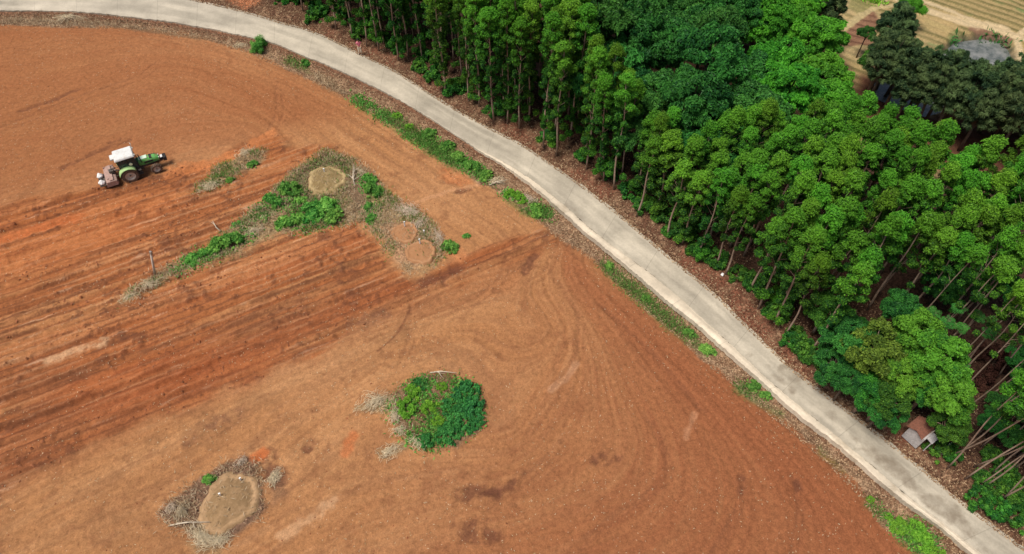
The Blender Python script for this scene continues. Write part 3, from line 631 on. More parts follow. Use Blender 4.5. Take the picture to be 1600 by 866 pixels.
def euc_variant(h, cr, z0_, seed, sparse=1.0, low=0, tr=.075):
    """slender plantation tree: straight pale stem, narrow crown of rounded tufts, rounded top"""
    R = random.Random(seed); g = np.random.default_rng(seed)
    m = MB(); bx, by = R.uniform(-.25,.25), R.uniform(-.25,.25)
    bw = R.uniform(.03,.09); pts = [(bx*math.sin(t*2.2)+bw*math.sin(t*9+seed), by*math.sin(t*1.9)+bw*math.cos(t*8+seed)-bw, h*t) for t in np.linspace(0, .97, 10)]
    m.tube(pts, [tr*(1-t*.8)+.01 for t in np.linspace(0, 1, 10)], 7)
    puffs = []
    def stem(zz): t = zz/h; return bx*math.sin(t*2.2), by*math.sin(t*1.9)
    # top dome
    sx, sy = stem(h*.97)
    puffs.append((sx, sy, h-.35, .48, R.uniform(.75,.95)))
    nl = int((h-z0_)/.55)
    for i in range(nl):
        f = i/(nl-1); zz = z0_+(h-.7-z0_)*f
        prof = .76*cr*(math.sin(pi*min(1, (.18+f*.82))**1.5)**.6 if f < .99 else .4)
        prof = cr*min(1, .45+f*1.0)*(1 if f < .75 else (1-(f-.75)*1.9))
        k = max(2, int(R.choice([3,4,4,5])*sparse*(0.6+.6*f)))
        a0 = R.uniform(0, 2*pi)
        for j in range(k):
            if R.random() > .35+.6*f and not low: continue
            a = a0+2*pi*j/k+R.uniform(-.4,.4); rr = prof*R.uniform(.55,1.05); x0, y0 = stem(zz)
            px_, py_, pz = x0+cos(a)*rr, y0+sin(a)*rr, zz+R.uniform(-.2,.3)
            puffs.append((px_, py_, pz, R.uniform(.2,.36)*(0.8+.3*f), min(1, max(0, .10+.75*f**2.2+R.uniform(-.12,.12)))))  # tint climbs with height: young top shoots, plus top light and lower shade painted in
            if R.random() < .35: m.tube([stem(zz-.9*rr-.3)+(max(.3, zz-.9*rr-.3),), (px_*.6+x0*.4, py_*.6+y0*.4, pz-.35), (px_, py_, pz)], [.018,.013,.008], 4, False)
    for i in range(low):
        zz = R.uniform(1.0, z0_); a = R.uniform(0, 2*pi); rr = R.uniform(.15,.7); x0, y0 = stem(zz)
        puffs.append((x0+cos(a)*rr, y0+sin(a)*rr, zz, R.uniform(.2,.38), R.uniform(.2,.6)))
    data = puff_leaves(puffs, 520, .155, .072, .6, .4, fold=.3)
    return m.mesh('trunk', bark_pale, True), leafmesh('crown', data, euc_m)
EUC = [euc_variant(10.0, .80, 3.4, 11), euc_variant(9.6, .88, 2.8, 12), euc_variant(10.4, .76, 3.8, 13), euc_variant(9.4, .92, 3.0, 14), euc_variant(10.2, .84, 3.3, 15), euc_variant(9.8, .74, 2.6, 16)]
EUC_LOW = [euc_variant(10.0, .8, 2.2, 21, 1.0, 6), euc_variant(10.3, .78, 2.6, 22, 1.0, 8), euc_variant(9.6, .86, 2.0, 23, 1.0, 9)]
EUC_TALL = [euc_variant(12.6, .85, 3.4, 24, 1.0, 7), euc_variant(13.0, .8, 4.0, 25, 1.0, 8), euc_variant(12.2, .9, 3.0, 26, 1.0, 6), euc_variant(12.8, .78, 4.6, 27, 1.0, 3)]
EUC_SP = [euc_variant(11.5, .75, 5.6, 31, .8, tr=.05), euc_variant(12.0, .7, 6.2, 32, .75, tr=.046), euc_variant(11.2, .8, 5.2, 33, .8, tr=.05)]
def stand_h(bx): return float(np.interp(bx, [0,925,1000,1150,1260,1700], [12.6,12.6,9.0,9.2,10.4,10.6]))
ZTOP = 12.5
def place_tree(var, x, y, label, group=None, name='eucalyptus_tree', cat='tree', sc=1.0, lean=(0,0), rz=None, zoff=-.1, crown='crown'):
    t = thing(name, label, cat, (x, y, h1(x, y)+zoff), random.uniform(0, 2*pi) if rz is None else rz, group, sc, lean)
    obj('trunk', var[0], t); obj(crown, var[1], t); return t
# zones, drawn as crown-top outlines in the photo, turned to ground outlines at crown height
def zone(pts, zt): return PP(pts, zt)
Z_BROAD = zone([(905,-60),(905,60),(925,130),(985,215),(1010,240),(1080,200),(1150,190),(1200,160),(1240,150),(1345,150),(1345,-60)], 10)
Z_NEEDLE = zone([(1335,-80),(1335,120),(1400,190),(1480,225),(1560,250),(1700,275),(1700,-80)], 8)
Z_SE = zone([(1270,470),(1420,470),(1465,450),(1560,455),(1620,500),(1620,1000),(1560,1000),(1470,700),(1280,600)], 6)
Z_SPARSE = zone([(1420,330),(1480,300),(1700,330),(1700,480),(1560,470),(1450,470),(1420,400)], 10)
pts_in = lambda x, y, Z: bool(inside(np.array([x]), np.array([y]), Z)[0])
cands = []
SE_BASE = np.array([(1270,540),(1330,505),(1400,520),(1440,570),(1500,650),(1600,690),(1800,700),(1800,1300),(1300,700)], float)
STAND = np.array([(380,-900),(900,-900),(905,-60),(945,30),(975,75),(1000,130),(1035,172),(1075,192),(1120,190),(1165,172),(1185,150),(1240,142),(1290,142),(1340,140),(1390,150),(1440,165),(1470,185),(1520,205),(1600,215),(1700,215),(1700,640),(1100,560),(380,400)], float)
gr = radians(40)
for i in range(-55, 75):
    for j in range(-55, 75):
        a = i*1.50+random.uniform(-.42,.42); b_ = j*1.76+random.uniform(-.5,.5)
        x = 20+a*cos(-gr)-b_*sin(-gr); y = 35+a*sin(-gr)+b_*cos(-gr)
        if not (-36 < x < 62 and 5 < y < 92): continue
        cands.append((x, y))
cx_ = np.array([c[0] for c in cands]); cy_ = np.array([c[1] for c in cands])
bz, bf, bg_ = base_z(cx_, cy_); dRR, _, par = segdist(cx_, cy_, RRc)
n_euc = 0; euc_list = []
for k, (x, y) in enumerate(cands):
    if bf[k] > 0 or bg_[k] < .65+random.uniform(0, .45): continue
    zg = bz[k]
    bx_, by_ = proj(x, y, zg); hh = stand_h(bx_)*random.uniform(.9,1.08); tx, ty = proj(x, y, zg+hh-.6)
    if bool(inside(np.array([bx_]), np.array([by_]), SE_BASE)[0]): continue
    if not bool(inside(np.array([tx]), np.array([ty]), STAND)[0]): continue
    if tx > 1660 or tx < 380 or ty > 900 or (ty < -70 and by_ < -20): continue
    if bx_ < 520 and bg_[k] < 2.0: continue
    if y > 75 or (bg_[k] > 9 and ty < -60): continue
    euc_list.append((x, y, bg_[k], tx, ty, bx_, by_, hh))
# keep the 300 that show largest: the front trees first, then those nearest the camera
euc_list.sort(key=lambda e: (0 if e[2] < 4.5 else 1, e[0]**2+e[1]**2))
GE = 'slender eucalyptus trees of the plantation'
def edge_label(e):
    x, y, g, tx, ty, bx_, by_, hh = e
    front = g < 2.6
    if front:
        if bx_ < 640: return 'slender tree with bare pale trunk on the plantation edge by the person in pink'
        if bx_ < 800: return 'slender front-row plantation tree with pale trunk beside the upper bend of the road'
        if bx_ < 960: return 'slender front-row plantation tree with pale trunk at the left middle of the forest edge'
        if bx_ < 1130: return 'slender front-row plantation tree with pale stem along the straight middle stretch of road'
        return 'slender front-row plantation tree with bare leaning-looking stem near the lower right road'
    if ty < 30: return 'tall dark green plantation tree at the top edge of the photo'
    if tx < 1000: return 'plantation tree with rounded bright top left of the broadleaf grove'
    if tx > 1420: return 'plantation tree with small rounded bright top in the right part of the canopy'
    if ty > 400: return 'plantation tree with loose leafy crown above the bare stems in the lower canopy'
    if tx < 1200: return 'plantation tree with rounded light green top in the left middle of the canopy'
    return 'plantation tree with rounded light green top in the middle of the canopy'
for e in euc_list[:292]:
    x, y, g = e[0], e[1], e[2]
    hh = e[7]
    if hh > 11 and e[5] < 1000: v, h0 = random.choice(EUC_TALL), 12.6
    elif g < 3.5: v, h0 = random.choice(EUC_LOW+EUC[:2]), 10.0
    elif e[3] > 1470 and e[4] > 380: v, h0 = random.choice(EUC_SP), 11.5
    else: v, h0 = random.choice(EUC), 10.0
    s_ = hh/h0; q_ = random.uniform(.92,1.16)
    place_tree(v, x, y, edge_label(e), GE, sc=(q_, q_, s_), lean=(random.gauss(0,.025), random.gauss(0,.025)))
# the bare-stemmed trees in the lower right corner
BARE = [(1480,733),(1484,712),(1492,716),(1506,749),(1530,757),(1537,763),(1562,781),(1567,779),(1588,765),(1602,792),(1520,730),(1552,742),(1580,735),(1600,725),(1535,700),(1570,690),(1600,665),(1545,655),(1585,625),(1610,600),(1560,590),(1535,628),(1620,560),(1590,545),(1625,700),(1640,770),(1640,640),(1660,590),(1655,840)]
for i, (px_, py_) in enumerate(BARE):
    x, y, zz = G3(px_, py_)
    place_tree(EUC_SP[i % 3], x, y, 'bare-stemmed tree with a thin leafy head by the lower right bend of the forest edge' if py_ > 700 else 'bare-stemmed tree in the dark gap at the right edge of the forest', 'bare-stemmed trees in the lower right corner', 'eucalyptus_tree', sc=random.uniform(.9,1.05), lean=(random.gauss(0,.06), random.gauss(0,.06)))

def crown_tree(seed, h, r, nl, mat, bark, per=190, ln=.34, wd=.15, pr=(.25,.5), squash=.7, t0=.2, t1=.8, droop=.25, npuff=11):
    """broad tree: trunk, limbs to a number of boughs, each bough a heap of tufts"""
    R = random.Random(seed); m = MB()
    ht = h-r*squash*1.1
    m.tube([(0,0,0),(R.uniform(-.15,.15),R.uniform(-.15,.15),ht*.5),(0,0,ht)], [.2,.15,.11], 8)
    puffs = []
    for i in range(nl):
        u = (i+.5)/nl; th = i*2.39996+R.uniform(-.3,.3); ph = math.acos(1-u*1.25) if u*1.25 < 2 else pi/2
        rr = r*R.uniform(.6,1.0); bx, by, bz_ = rr*sin(ph)*cos(th), rr*sin(ph)*sin(th), h-r*squash+rr*squash*cos(ph)-.3
        br = R.uniform(.5,.95)*r*.31; bt = R.uniform(t0, t1)
        m.tube([(0,0,ht*R.uniform(.6,1)), (bx*.5, by*.5, (ht+bz_)/2), (bx, by, bz_)], [.07,.045,.02], 5, False)
        for k in range(npuff):
            d = Vector((R.gauss(0,1), R.gauss(0,1), abs(R.gauss(0,.7))+.05)).normalized(); q = br*R.uniform(.55,1.1)
            dd = Vector((d.x*q*1.2, d.y*q*1.2, d.z*q*.8-droop*(d.x**2+d.y**2)*q))
            puffs.append((bx+dd.x, by+dd.y, bz_+dd.z, R.uniform(*pr), min(1, max(0, bt+R.uniform(-.15,.15)))))
    return m.mesh('trunk', bark, True), leafmesh('crown', puff_leaves(puffs, per, ln, wd, .5, .45, fold=.3), mat)
BROAD = [crown_tree(101, 8.5, 2.7, 15, broad_m, bark_dark), crown_tree(102, 9.6, 2.4, 13, broad_m, bark_dark), crown_tree(103, 7.4, 2.9, 16, broad_m, bark_dark)]
BRIGHT = [crown_tree(111, 9.0, 2.8, 30, bright_m, bark_dark, 200, .30, .16, (.22,.40), .95, .15, .9, .1, 10), crown_tree(112, 8.4, 2.6, 28, bright_m, bark_dark, 200, .30, .16, (.22,.40), 1.0, .15, .9, .1, 10)]
NEED = [crown_tree(121+k, 8.8+k*.6, 1.8+.15*k, 44, needle_m, bark_dark, 190, .42, .08, (.12,.3), 1.9, .0, 1.0, .2, 10) for k in range(3)]
MIX = [crown_tree(131, 6.5, 1.7, 17, mixed_m, bark_pale, 230, .22, .11, (.2,.4), 1.1), crown_tree(132, 7.0, 1.45, 16, mixed_m, bark_pale, 230, .22, .11, (.2,.38), 1.4, .4, .95)]
MIXB = [crown_tree(133, 7.2, 1.5, 18, fresh_m, bark_pale, 230, .2, .10, (.2,.36), 1.4, .3, 1.0), crown_tree(134, 6.6, 1.8, 20, fresh_m, bark_pale, 230, .2, .10, (.2,.36), 1.1, .3, 1.0)]
OLIVE = [crown_tree(141, 6.0, 1.7, 16, olive_m, bark_pale, 180, .2, .10, (.2,.4), 1.0)]
def by_crown(px_, py_, zc): 
    x, y = P(px_, py_, zc); 
    for _ in range(3): x, y = P(px_, py_, zc+h1(x, y))
    return x, y
bl = [(938,-30),(1010,-20),(1080,-30),(1150,-25),(925,40),(990,50),(1060,40),(1125,45),(960,105),(1035,110),(1105,100),(1165,85),(1010,170),(1080,165),(1140,150),(1180,150),(1075,215),(1130,200),(860,-40),(800,-60)]
bl += [(1015,45),(960,5),(1120,60),(1075,30),(1110,20),(985,18),(1045,-12),(1150,12),(950,-8),(1020,-2),(1095,0),(1165,-5),(1060,-75),(1130,-80),(985,-70),(905,-50)]
blab = ['dark broadleaf tree of the grove touching the top edge of the photo','dark broadleaf tree with heaped drooping boughs in the grove behind the plantation']
for i, (px_, py_) in enumerate(bl):
    x, y = by_crown(px_, py_, 7.0); s_ = random.uniform(.78,1.15)
    place_tree(BROAD[i % 3], x, y, blab[0] if py_ < 20 else blab[1], 'dark broadleaf trees of the grove', 'broadleaf_tree', sc=s_)
br_ = [(1235,20,.85,'bright green tree in the middle of the light clump near the top edge'),(1190,-40,.9,'bright green tree cut by the top edge, left part of the light clump'),(1185,40,.75,'smaller bright green tree where the light clump meets the dark grove'),(1212,15,1.0,'bright green dense tree at the top left of the light-coloured clump'),(1262,-10,.95,'bright green dense tree at the top edge above the light-coloured clump'),(1285,45,1.0,'bright green dense tree next to the dirt track on the light clump\'s upper right'),(1225,75,1.0,'bright green dense tree on the left flank of the light-coloured clump'),(1290,100,1.08,'largest bright green dome-shaped tree, right flank of the light-coloured clump'),(1235,135,.95,'bright green dense tree low in the light clump beside the dark grove'),(1300,150,.9,'bright green dense tree at the lower right foot of the light clump'),(1140,-35,.8,'bright green tree half cut off by the top edge above the dark grove')]
for i, (px_, py_, s_, lb) in enumerate(br_):
    x, y = by_crown(px_, py_, 7.0*s_); place_tree(BRIGHT[i % 2], x, y, lb, None, 'broadleaf_tree', sc=s_)
# dusky fine-leaved trees round the pond
nzone = PP([(1352,150),(1372,130),(1400,168),(1440,182),(1490,180),(1540,160),(1580,130),(1640,130),(1720,200),(1720,330),(1600,300),(1530,255),(1460,235),(1400,205)], -8)
kk = 0; taken = []
for t_ in range(3000):
    x = random.uniform(nzone[:,0].min(), nzone[:,0].max()); y = random.uniform(nzone[:,1].min(), nzone[:,1].max())
    if not pts_in(x, y, nzone) or any(hypot(x-a, y-b) < 1.75 for a, b in taken): continue
    if 1455 < proj(x, y, -8)[0] < 1600 and proj(x, y, -8)[1] < 192: continue
    taken.append((x, y)); s_ = random.uniform(.75,1.05)
    place_tree(NEED[kk % 3], x, y, 'dusky grey-green fine-leaved tree in the dark belt in front of the pond', 'dusky trees in front of the pond', 'feathery_tree', sc=s_, lean=(random.gauss(0,.05), random.gauss(0,.05))); kk += 1
    if kk >= 72: break
for px_, py_ in ((1352,168),(1368,142),(1386,152),(1404,168),(1424,180),(1378,176),(1398,186),(1366,112),(1470,196),(1500,200),(1530,206),(1560,212),(1590,222),(1545,190)):
    x, y, _ = G3(px_, py_, -8); place_tree(NEED[px_ % 3], x, y, 'dusky grey-green fine-leaved tree in the dark belt in front of the pond', 'dusky trees in front of the pond', 'feathery_tree', sc=random.uniform(.8,1.0))
for px_, py_, s_, lb in ((1300,-2,.9,'dusky tree at the top edge between the bright clump and the small plots'),(1275,-20,.8,'dusky tree cut by the top edge, left of the dirt track'),):
    x, y = by_crown(px_, py_, 6); place_tree(NEED[0], x, y, lb, None, 'feathery_tree', sc=s_)
x, y, _ = G3(1408, 42, -8); place_tree(crown_tree(151, 4.6, 1.3, 14, bright_m, bark_dark, 200, .3, .05, (.3,.5), 1.3), x, y, 'light green feathery tree beside the dirt track at the top right', None, 'feathery_tree')
x, y, _ = G3(1352, 150, -7); place_tree(MIX[0], x, y, 'mid green round tree between the bright clump and the pond', None, 'broadleaf_tree', sc=1.05)
x, y, _ = G3(1338, 90, -7); place_tree(BROAD[1], x, y, 'small dark green tree beside the striped brown plot', None, 'broadleaf_tree', sc=.42)
x, y, _ = G3(1595, 125, -8); place_tree(MIX[0], x, y, 'small green tree at the right end of the pond', None, 'broadleaf_tree', sc=.5)
# mixed clump at the lower right
se = [(1447,510,5.8,MIXB[0],.95,'round bright-topped tree standing highest in the lower right clump'),(1470,556,5.2,MIXB[1],1.05,'bulky bright green tree just below the round-topped one in the lower right clump'),(1492,622,4.8,MIXB[0],.85,'column-shaped green tree on the right end of the lower right clump'),(1368,545,4.6,OLIVE[0],1.05,'olive green loose-leaved tree in the middle of the lower right clump'),(1415,575,4.8,MIXB[1],.8,'fresh green tree between the middle and the round-topped tree'),(1328,535,3.4,BROAD[0],.62,'deep green spreading tree at the upper left of the lower right clump'),(1306,568,2.6,BROAD[2],.5,'deep green low tree nearest the road on the left of the lower right clump'),(1322,600,2.6,BROAD[1],.45,'deep green low tree hanging over the road edge left of the hut'),(1390,618,3.6,MIX[0],.75,'dense mid green tree above the road between the low trees and the hut'),(1378,643,2.6,BROAD[0],.45,'deep green low tree directly left of the little red-roofed hut'),(1360,612,3.0,MIX[0],.7,'mid green tree with bare stems showing toward the road'),(1460,600,3.6,MIX[0],.8,'shaded green tree above the little red-roofed hut'),(1486,662,3.0,MIX[0],.62,'shaded green tree right of the little red-roofed hut'),(1345,500,4.2,BROAD[2],.5,'dark green low tree at the top of the lower right clump'),(1295,480,3.5,MIX[0],.7,'thin leafy tree above the crooked bare stems by the road'),(1400,500,3.0,BROAD[1],.55,'dark green tree in the shade behind the olive tree')]
for px_, py_, zc, v, s_, lb in se:
    x, y = by_crown(px_, py_, zc); place_tree(v, x, y, lb, None, 'broadleaf_tree', sc=s_)
for px_, py_, v, s_ in ((1540,628,BROAD[0],.32),(1572,605,BROAD[1],.36),(1598,640,BROAD[2],.4),(1605,580,BROAD[0],.4),(1588,690,MIX[0],.42),(1560,670,BROAD[2],.3),(1520,660,BROAD[1],.3),(1600,745,MIX[0],.36),(1575,560,BROAD[2],.36),(1618,690,BROAD[1],.4),(1600,500,BROAD[2],.5),(1560,470,BROAD[0],.45),(1500,455,BROAD[1],.45),(1450,450,BROAD[2],.45)):
    x, y, _ = G3(px_, py_+25); place_tree(v, x, y, 'low dark leafy tree in the deep shade at the right edge of the forest', 'low dark trees in the right edge shade', 'understorey_tree', sc=s_)
umb_m = leaf_mat('umbrella_leaves', (0.03,0.16,0.03), (0.09,0.36,0.06), .3, .1, .5, .01)
# small umbrella-leaved trees: a thin stem and a rosette of leaf stalks
def rosette(seed):
    # stem with a ring of hand-shaped leaves
    R = random.Random(seed); m = MB(); m.tube([(0,0,0),(.05,0,2.6),(0,.05,5.0)], [.07,.055,.045], 6); V = []; T_ = []
    Cs, Ds, Ns, Ln, Wd, Tn = [], [], [], [], [], []
    for k in range(26):
        a = k*2.4; el = R.uniform(-.25,.9); rr = R.uniform(.3,.72); end = Vector((cos(a)*cos(el)*rr, sin(a)*cos(el)*rr, 5+sin(el)*rr*.7))
        m.tube([(0,.05,4.95), tuple(end)], [.016,.01], 4, False); t_ = R.uniform(.2,.9)
        for j in range(9):
            b_ = j*2*pi/9; d = Vector((cos(b_), sin(b_), -.25)); Cs.append(end+d*.17); Ds.append(d); Ns.append((R.gauss(0,.2), R.gauss(0,.2), 1)); Ln.append(.28); Wd.append(.09); Tn.append(t_)
    return m.mesh('stem', bark_pale, True), leafmesh('leaf_rosette', leaf_cloud(np.array(Cs), np.array(Ds), np.array(Ns, float), np.array(Ln), np.array(Wd), np.array(Tn), .15), umb_m)
ROS = [rosette(1), rosette(2)]
rl = [(1462,486,'topmost left'),(1502,478,'upper middle'),(1532,491,'upper right'),(1505,507,'central'),(1550,518,'far right'),(1508,562,'lowest'),(1484,500,'left of centre')]
for i, (px_, py_, w_) in enumerate(rl):
    x, y = by_crown(px_, py_, 5.0); t = thing('umbrella_leaf_tree', 'small umbrella-leaved tree with light rosette, %s of seven in the dark gap' % w_, 'small tree', (x, y, h1(x, y)-.05), i*1.3, 'small umbrella-leaved trees', (.62,.62,.95))
    obj('stem', ROS[i % 2][0], t); obj('leaf_rosette', ROS[i % 2][1], t)
# two heaps of withered russet foliage
def bush_var(seed, r, h, mat, per=260, ln=.13, wd=.06, np_=26, pr=(.16,.3), t=(.1,.9), bark=bark_dark, up=.5):
    R = random.Random(seed); m = MB(); puffs = []
    for k in range(np_):
        a = R.uniform(0, 2*pi); q = r*math.sqrt(R.random()); zz = h*math.sqrt(max(0, 1-(q/r)**2))*R.uniform(.35,1.0); x, y = q*cos(a)*.95, q*sin(a)*.95
        puffs.append((x, y, zz, R.uniform(*pr), R.uniform(*t)))
        if k % 2 == 0: m.tube([(x*.25, y*.25, -.05), (x*.7, y*.7, zz*.6), (x, y, zz)], [.018,.012,.006], 4, False)
    return m.mesh('stems', bark, True), leafmesh('foliage', puff_leaves(puffs, per*3, ln, wd, up, .3, fold=.2), mat)
def place_bush(v, px_, py_, sc, label, group=None, name='weed_bush', cat='bush', z_=0.0):
    x, y, zz = G3(px_, py_, z_); t = thing(name, label, cat, (x, y, zz-.03), random.uniform(0, 6.28), group, sc)
    obj('stems', v[0], t); obj('foliage', v[1], t); return t
RU_ = bush_var(1, 1.0, 1.1, rust_m, 160, .16, .08)
place_bush(RU_, 1545, 565, (1.25,1.0,1.2), 'withered russet bush, upper and larger of two in the dark gap', 'withered russet bushes'); place_bush(RU_, 1532, 598, (.9,.75,1), 'withered russet bush, lower and smaller of two in the dark gap', 'withered russet bushes')
WB = [bush_var(10+k, 1.0, .8, weed_m, 90, .26, .11, 34, (.12,.3), (.0,1.0)) for k in range(3)]
WD = [bush_var(20+k, 1.0, .55, weed_dk, 110, .18, .11, 40, (.1,.26), (.0,1.0)) for k in range(2)]
WL = [bush_var(30+k, 1.0, .7, lime_m, 90, .26, .11, 26, (.12,.28), (.0,1.0)) for k in range(2)]
SH = [bush_var(40+k, 1.0, 1.2, mixed_m, 80, .26, .13, 30, (.14,.3), (0,.8)) for k in range(2)]
GRN = bush_var(50, 1.0, 1.25, weed_m, 130, .22, .03, 34, (.2,.36))
place_bush(GRN, 408, 78, (.95,.9,1.15), 'bright green feathery bush on the inner edge of the concrete road')
BU = [ # bush variant, px, py, size, label
 (WB[0],455,297,.95,'green bush at the upper left tip of the unploughed triangle'),(WB[1],427,315,.85,'green bush just left of the biggest bush in the triangle'),(WB[2],512,330,1.15,'green bush right below the pale round mound in the triangle'),(WB[0],488,338,1.1,'green bush in the middle of the triangle\'s lower side'),(WB[1],455,350,1.05,'green bush on the lower side of the triangle above the furrows'),(WB[2],470,318,.7,'small green bush between the mound and the lower bushes'),(WB[1],525,343,.75,'green bush at the right end of the bush group under the mound'),
 (WB[0],362,378,.85,'green bush left of the tan straw heap in the strip'),(WB[1],343,386,.8,'green bush in the middle of the narrow weedy strip'),(WB[2],300,408,.7,'green bush nearest the leaning pole'),(WB[0],372,352,.45,'small green tuft above the narrow weedy strip'),(WB[1],322,396,.6,'low green bush between the strip\'s middle and the pole'),
 (WB[1],578,282,.75,'green bush on the right edge of the triangle below the bleached branch'),(WB[0],583,300,.85,'green bush halfway down the right edge of the triangle'),(WB[2],576,325,.5,'small green bush below the right-edge bushes'),(WB[0],581,343,.5,'dark green leafy plant alone at the triangle\'s bottom corner'),
 (WB[2],702,388,.7,'green bush right of the twin round mounds'),(WB[1],729,370,.3,'tiny green tuft in bare soil beyond the twin mounds'),
 (WL[0],633,640,.75,'lime green bush on the left side of the round weedy island'),(WL[1],673,638,.6,'lime green bush in the centre of the round weedy island'),(WL[0],684,660,.5,'lime green plant below the centre of the round island'),(WL[1],645,615,.6,'lime green plant at the upper left rim of the round island'),(WL[0],690,606,.45,'lime green plant at the upper rim of the round island'),
 (WD[0],728,615,.95,'bluish green bush at the upper right of the round island'),(WD[1],738,640,1.0,'bluish green bush on the right rim of the round island'),(WD[0],722,660,.95,'bluish green bush at the lower right of the round island'),(WD[1],700,680,.9,'bluish green bush at the bottom of the round island'),(WD[0],710,637,.9,'bluish green bush between centre and right rim of the round island'),(WD[1],665,690,.6,'bluish green low plant at the bottom left of the round island'),(WD[0],655,602,.6,'green low plant on the top left rim of the round island'),(WD[1],745,660,.6,'yellowish green low plant at the lower right rim of the round island'),
 (WB[2],328,749,.42,'small vivid green plant on the dark rim of the lower left island'),
 (WB[0],672,213,.75,'green bush at the upper end of the weedy verge'),(WB[1],700,232,.75,'green bush in the upper third of the weedy verge'),(WB[2],718,248,.75,'green bush in the middle of the weedy verge'),(WB[0],738,262,.75,'green bush in the lower third of the weedy verge'),(WB[1],760,277,.65,'green bush at the lower end of the weedy verge'),
 (WL[1],800,305,.6,'fresh green grassy clump in the verge before the dry twigs'),(WB[1],838,331,.75,'deep green clump in the verge above the plough marks'),(WL[0],815,313,.55,'fresh green tuft beside the grassy verge clump'),
 (WB[2],952,418,.45,'green tuft in the litter verge, first below the plough marks'),(WB[0],1010,467,.4,'green tuft alone in the litter verge, second below the plough marks'),(WB[1],1076,522,.45,'green tuft in the verge above the middle of the straight road'),(WB[2],1105,548,.55,'dark green tuft where the verge meets the field, centre right'),(WB[0],1176,603,.5,'green tuft of the lower verge, upper of a pair'),(WB[1],1196,620,.45,'green tuft of the lower verge, lower of a pair'),
 (WL[0],1402,822,.6,'bright green bush at the upper end of the lowest weed strip'),(WL[1],1425,832,.75,'bright green bush in the middle of the lowest weed strip'),(WL[0],1442,850,.75,'bright green bush in the lower part of the lowest weed strip'),(WL[1],1458,866,.75,'bright green bush cut off by the bottom edge'),(WL[0],1360,782,.3,'tiny green tuft above the lowest weed strip'),(WL[0],1387,808,.3,'small green tuft just above the lowest weed strip'),
 (WB[0],478,100,.5,'green low weed on the inner verge below the feathery bush'),(WL[0],620,182,.5,'yellow green weed in the upper verge'),(WL[1],640,200,.45,'yellow green weed just above the verge bushes'),
 (SH[0],1236,537,.8,'green undergrowth shrub beside the road, left end of its row'),(SH[1],1255,552,.85,'green undergrowth shrub beside the road, middle of its row'),(SH[0],1275,566,.7,'green undergrowth shrub beside the road, right end of its row'),(SH[1],1485,712,.7,'dark leafy shrub between the hut and the bare stems'),(SH[0],1462,706,.8,'dark leafy shrub just right of the hut'),(SH[1],1200,490,.5,'green shrub among the bare stems in the middle forest edge'),
 (WB[0],395,258,.45,'grassy green tuft in the small dry patch right of the tractor'),(WB[2],360,282,.4,'green tuft in the lower part of the small dry patch'),
]
for v, px_, py_, s_, lb in BU: place_bush(v, px_, py_, (s_*random.uniform(.9,1.1), s_*random.uniform(.9,1.1), s_), lb, 'green bushes and tufts')
# shade-loving shrubs at the foot of the plantation
for k, (px_, py_) in enumerate([(700,150),(668,132),(775,185),(850,225),(975,310),(1000,335),(1030,350),(945,285),(1085,405),(1110,415),(1145,440),(1165,455),(1300,560),(590,70),(490,25),(455,10),(530,35),(610,85),(1050,372),(905,255),(1520,790),(1545,805),(1575,820),(1600,800),(1585,790),(1560,750),(1610,830),(1540,725)]):
    place_bush(SH[k % 2], px_+8, py_-8, random.uniform(.7,1.1), 'leafy undergrowth shrub in the shade at the foot of the forest edge', 'undergrowth shrubs at the forest edge', 'undergrowth_shrub', 'shrub')
# yellow-green crop bed at the top

for k in range(44):
    i = random.randrange(len(RR)-2); p0, p1 = RR[i], RR[i+1]; d_ = (p1-p0)/np.linalg.norm(p1-p0); g_ = random.uniform(1.3,3.2); x, y = p0[0]-d_[1]*g_, p0[1]+d_[0]*g_
    qx, qy = proj(x, y, 0)
    if not (420 < qx < 1640 and -5 < qy < 880) or 1400 < qx < 1490: continue
    t = thing('undergrowth_shrub', 'leafy undergrowth shrub in the shade at the foot of the forest edge', 'shrub', (x, y, h1(x, y)-.05), k, 'undergrowth shrubs at the forest edge', random.uniform(.6,1.0)); obj('stems', SH[k % 2][0], t); obj('foliage', SH[k % 2][1], t)
# ---------------- dry stalk heaps
def stalks(seed, n_, ln_, spread, lift=.15, aniso=1.0, wd=.03):
    R = random.Random(seed); m = MB()
    for k in range(n_):
        a = R.gauss(0, aniso); x, y = R.gauss(0, spread), R.gauss(0, spread*.6); l = ln_*R.uniform(.4,1.1)
        if k % 4 == 0: x *= .35; y *= .35; l = max(l, spread*2.0)
        x = max(-1.9*spread, min(1.9*spread, x)); y = max(-1.2*spread, min(1.2*spread, y))
        h0 = R.uniform(0, lift); c = R.gauss(0,.14)
        p = [(x-cos(a)*l/2, y-sin(a)*l/2, h0*.3+.03), (x+cos(a+pi/2)*c*l*.25, y+sin(a+pi/2)*c*l*.25, h0+.07+R.uniform(0,lift)), (x+cos(a)*l/2, y+sin(a)*l/2, h0*.4+.04)]
        m.tube(p, [wd*.5, wd*.4, wd*.2], 4, False)
    return m
straw_s = simple_mat('bleached_stalks', (0.64,0.53,0.36), .85, .35, 6)
branch_s = simple_mat('greyish_dead_twigs', (0.62,0.50,0.38), .9, .35, 5)
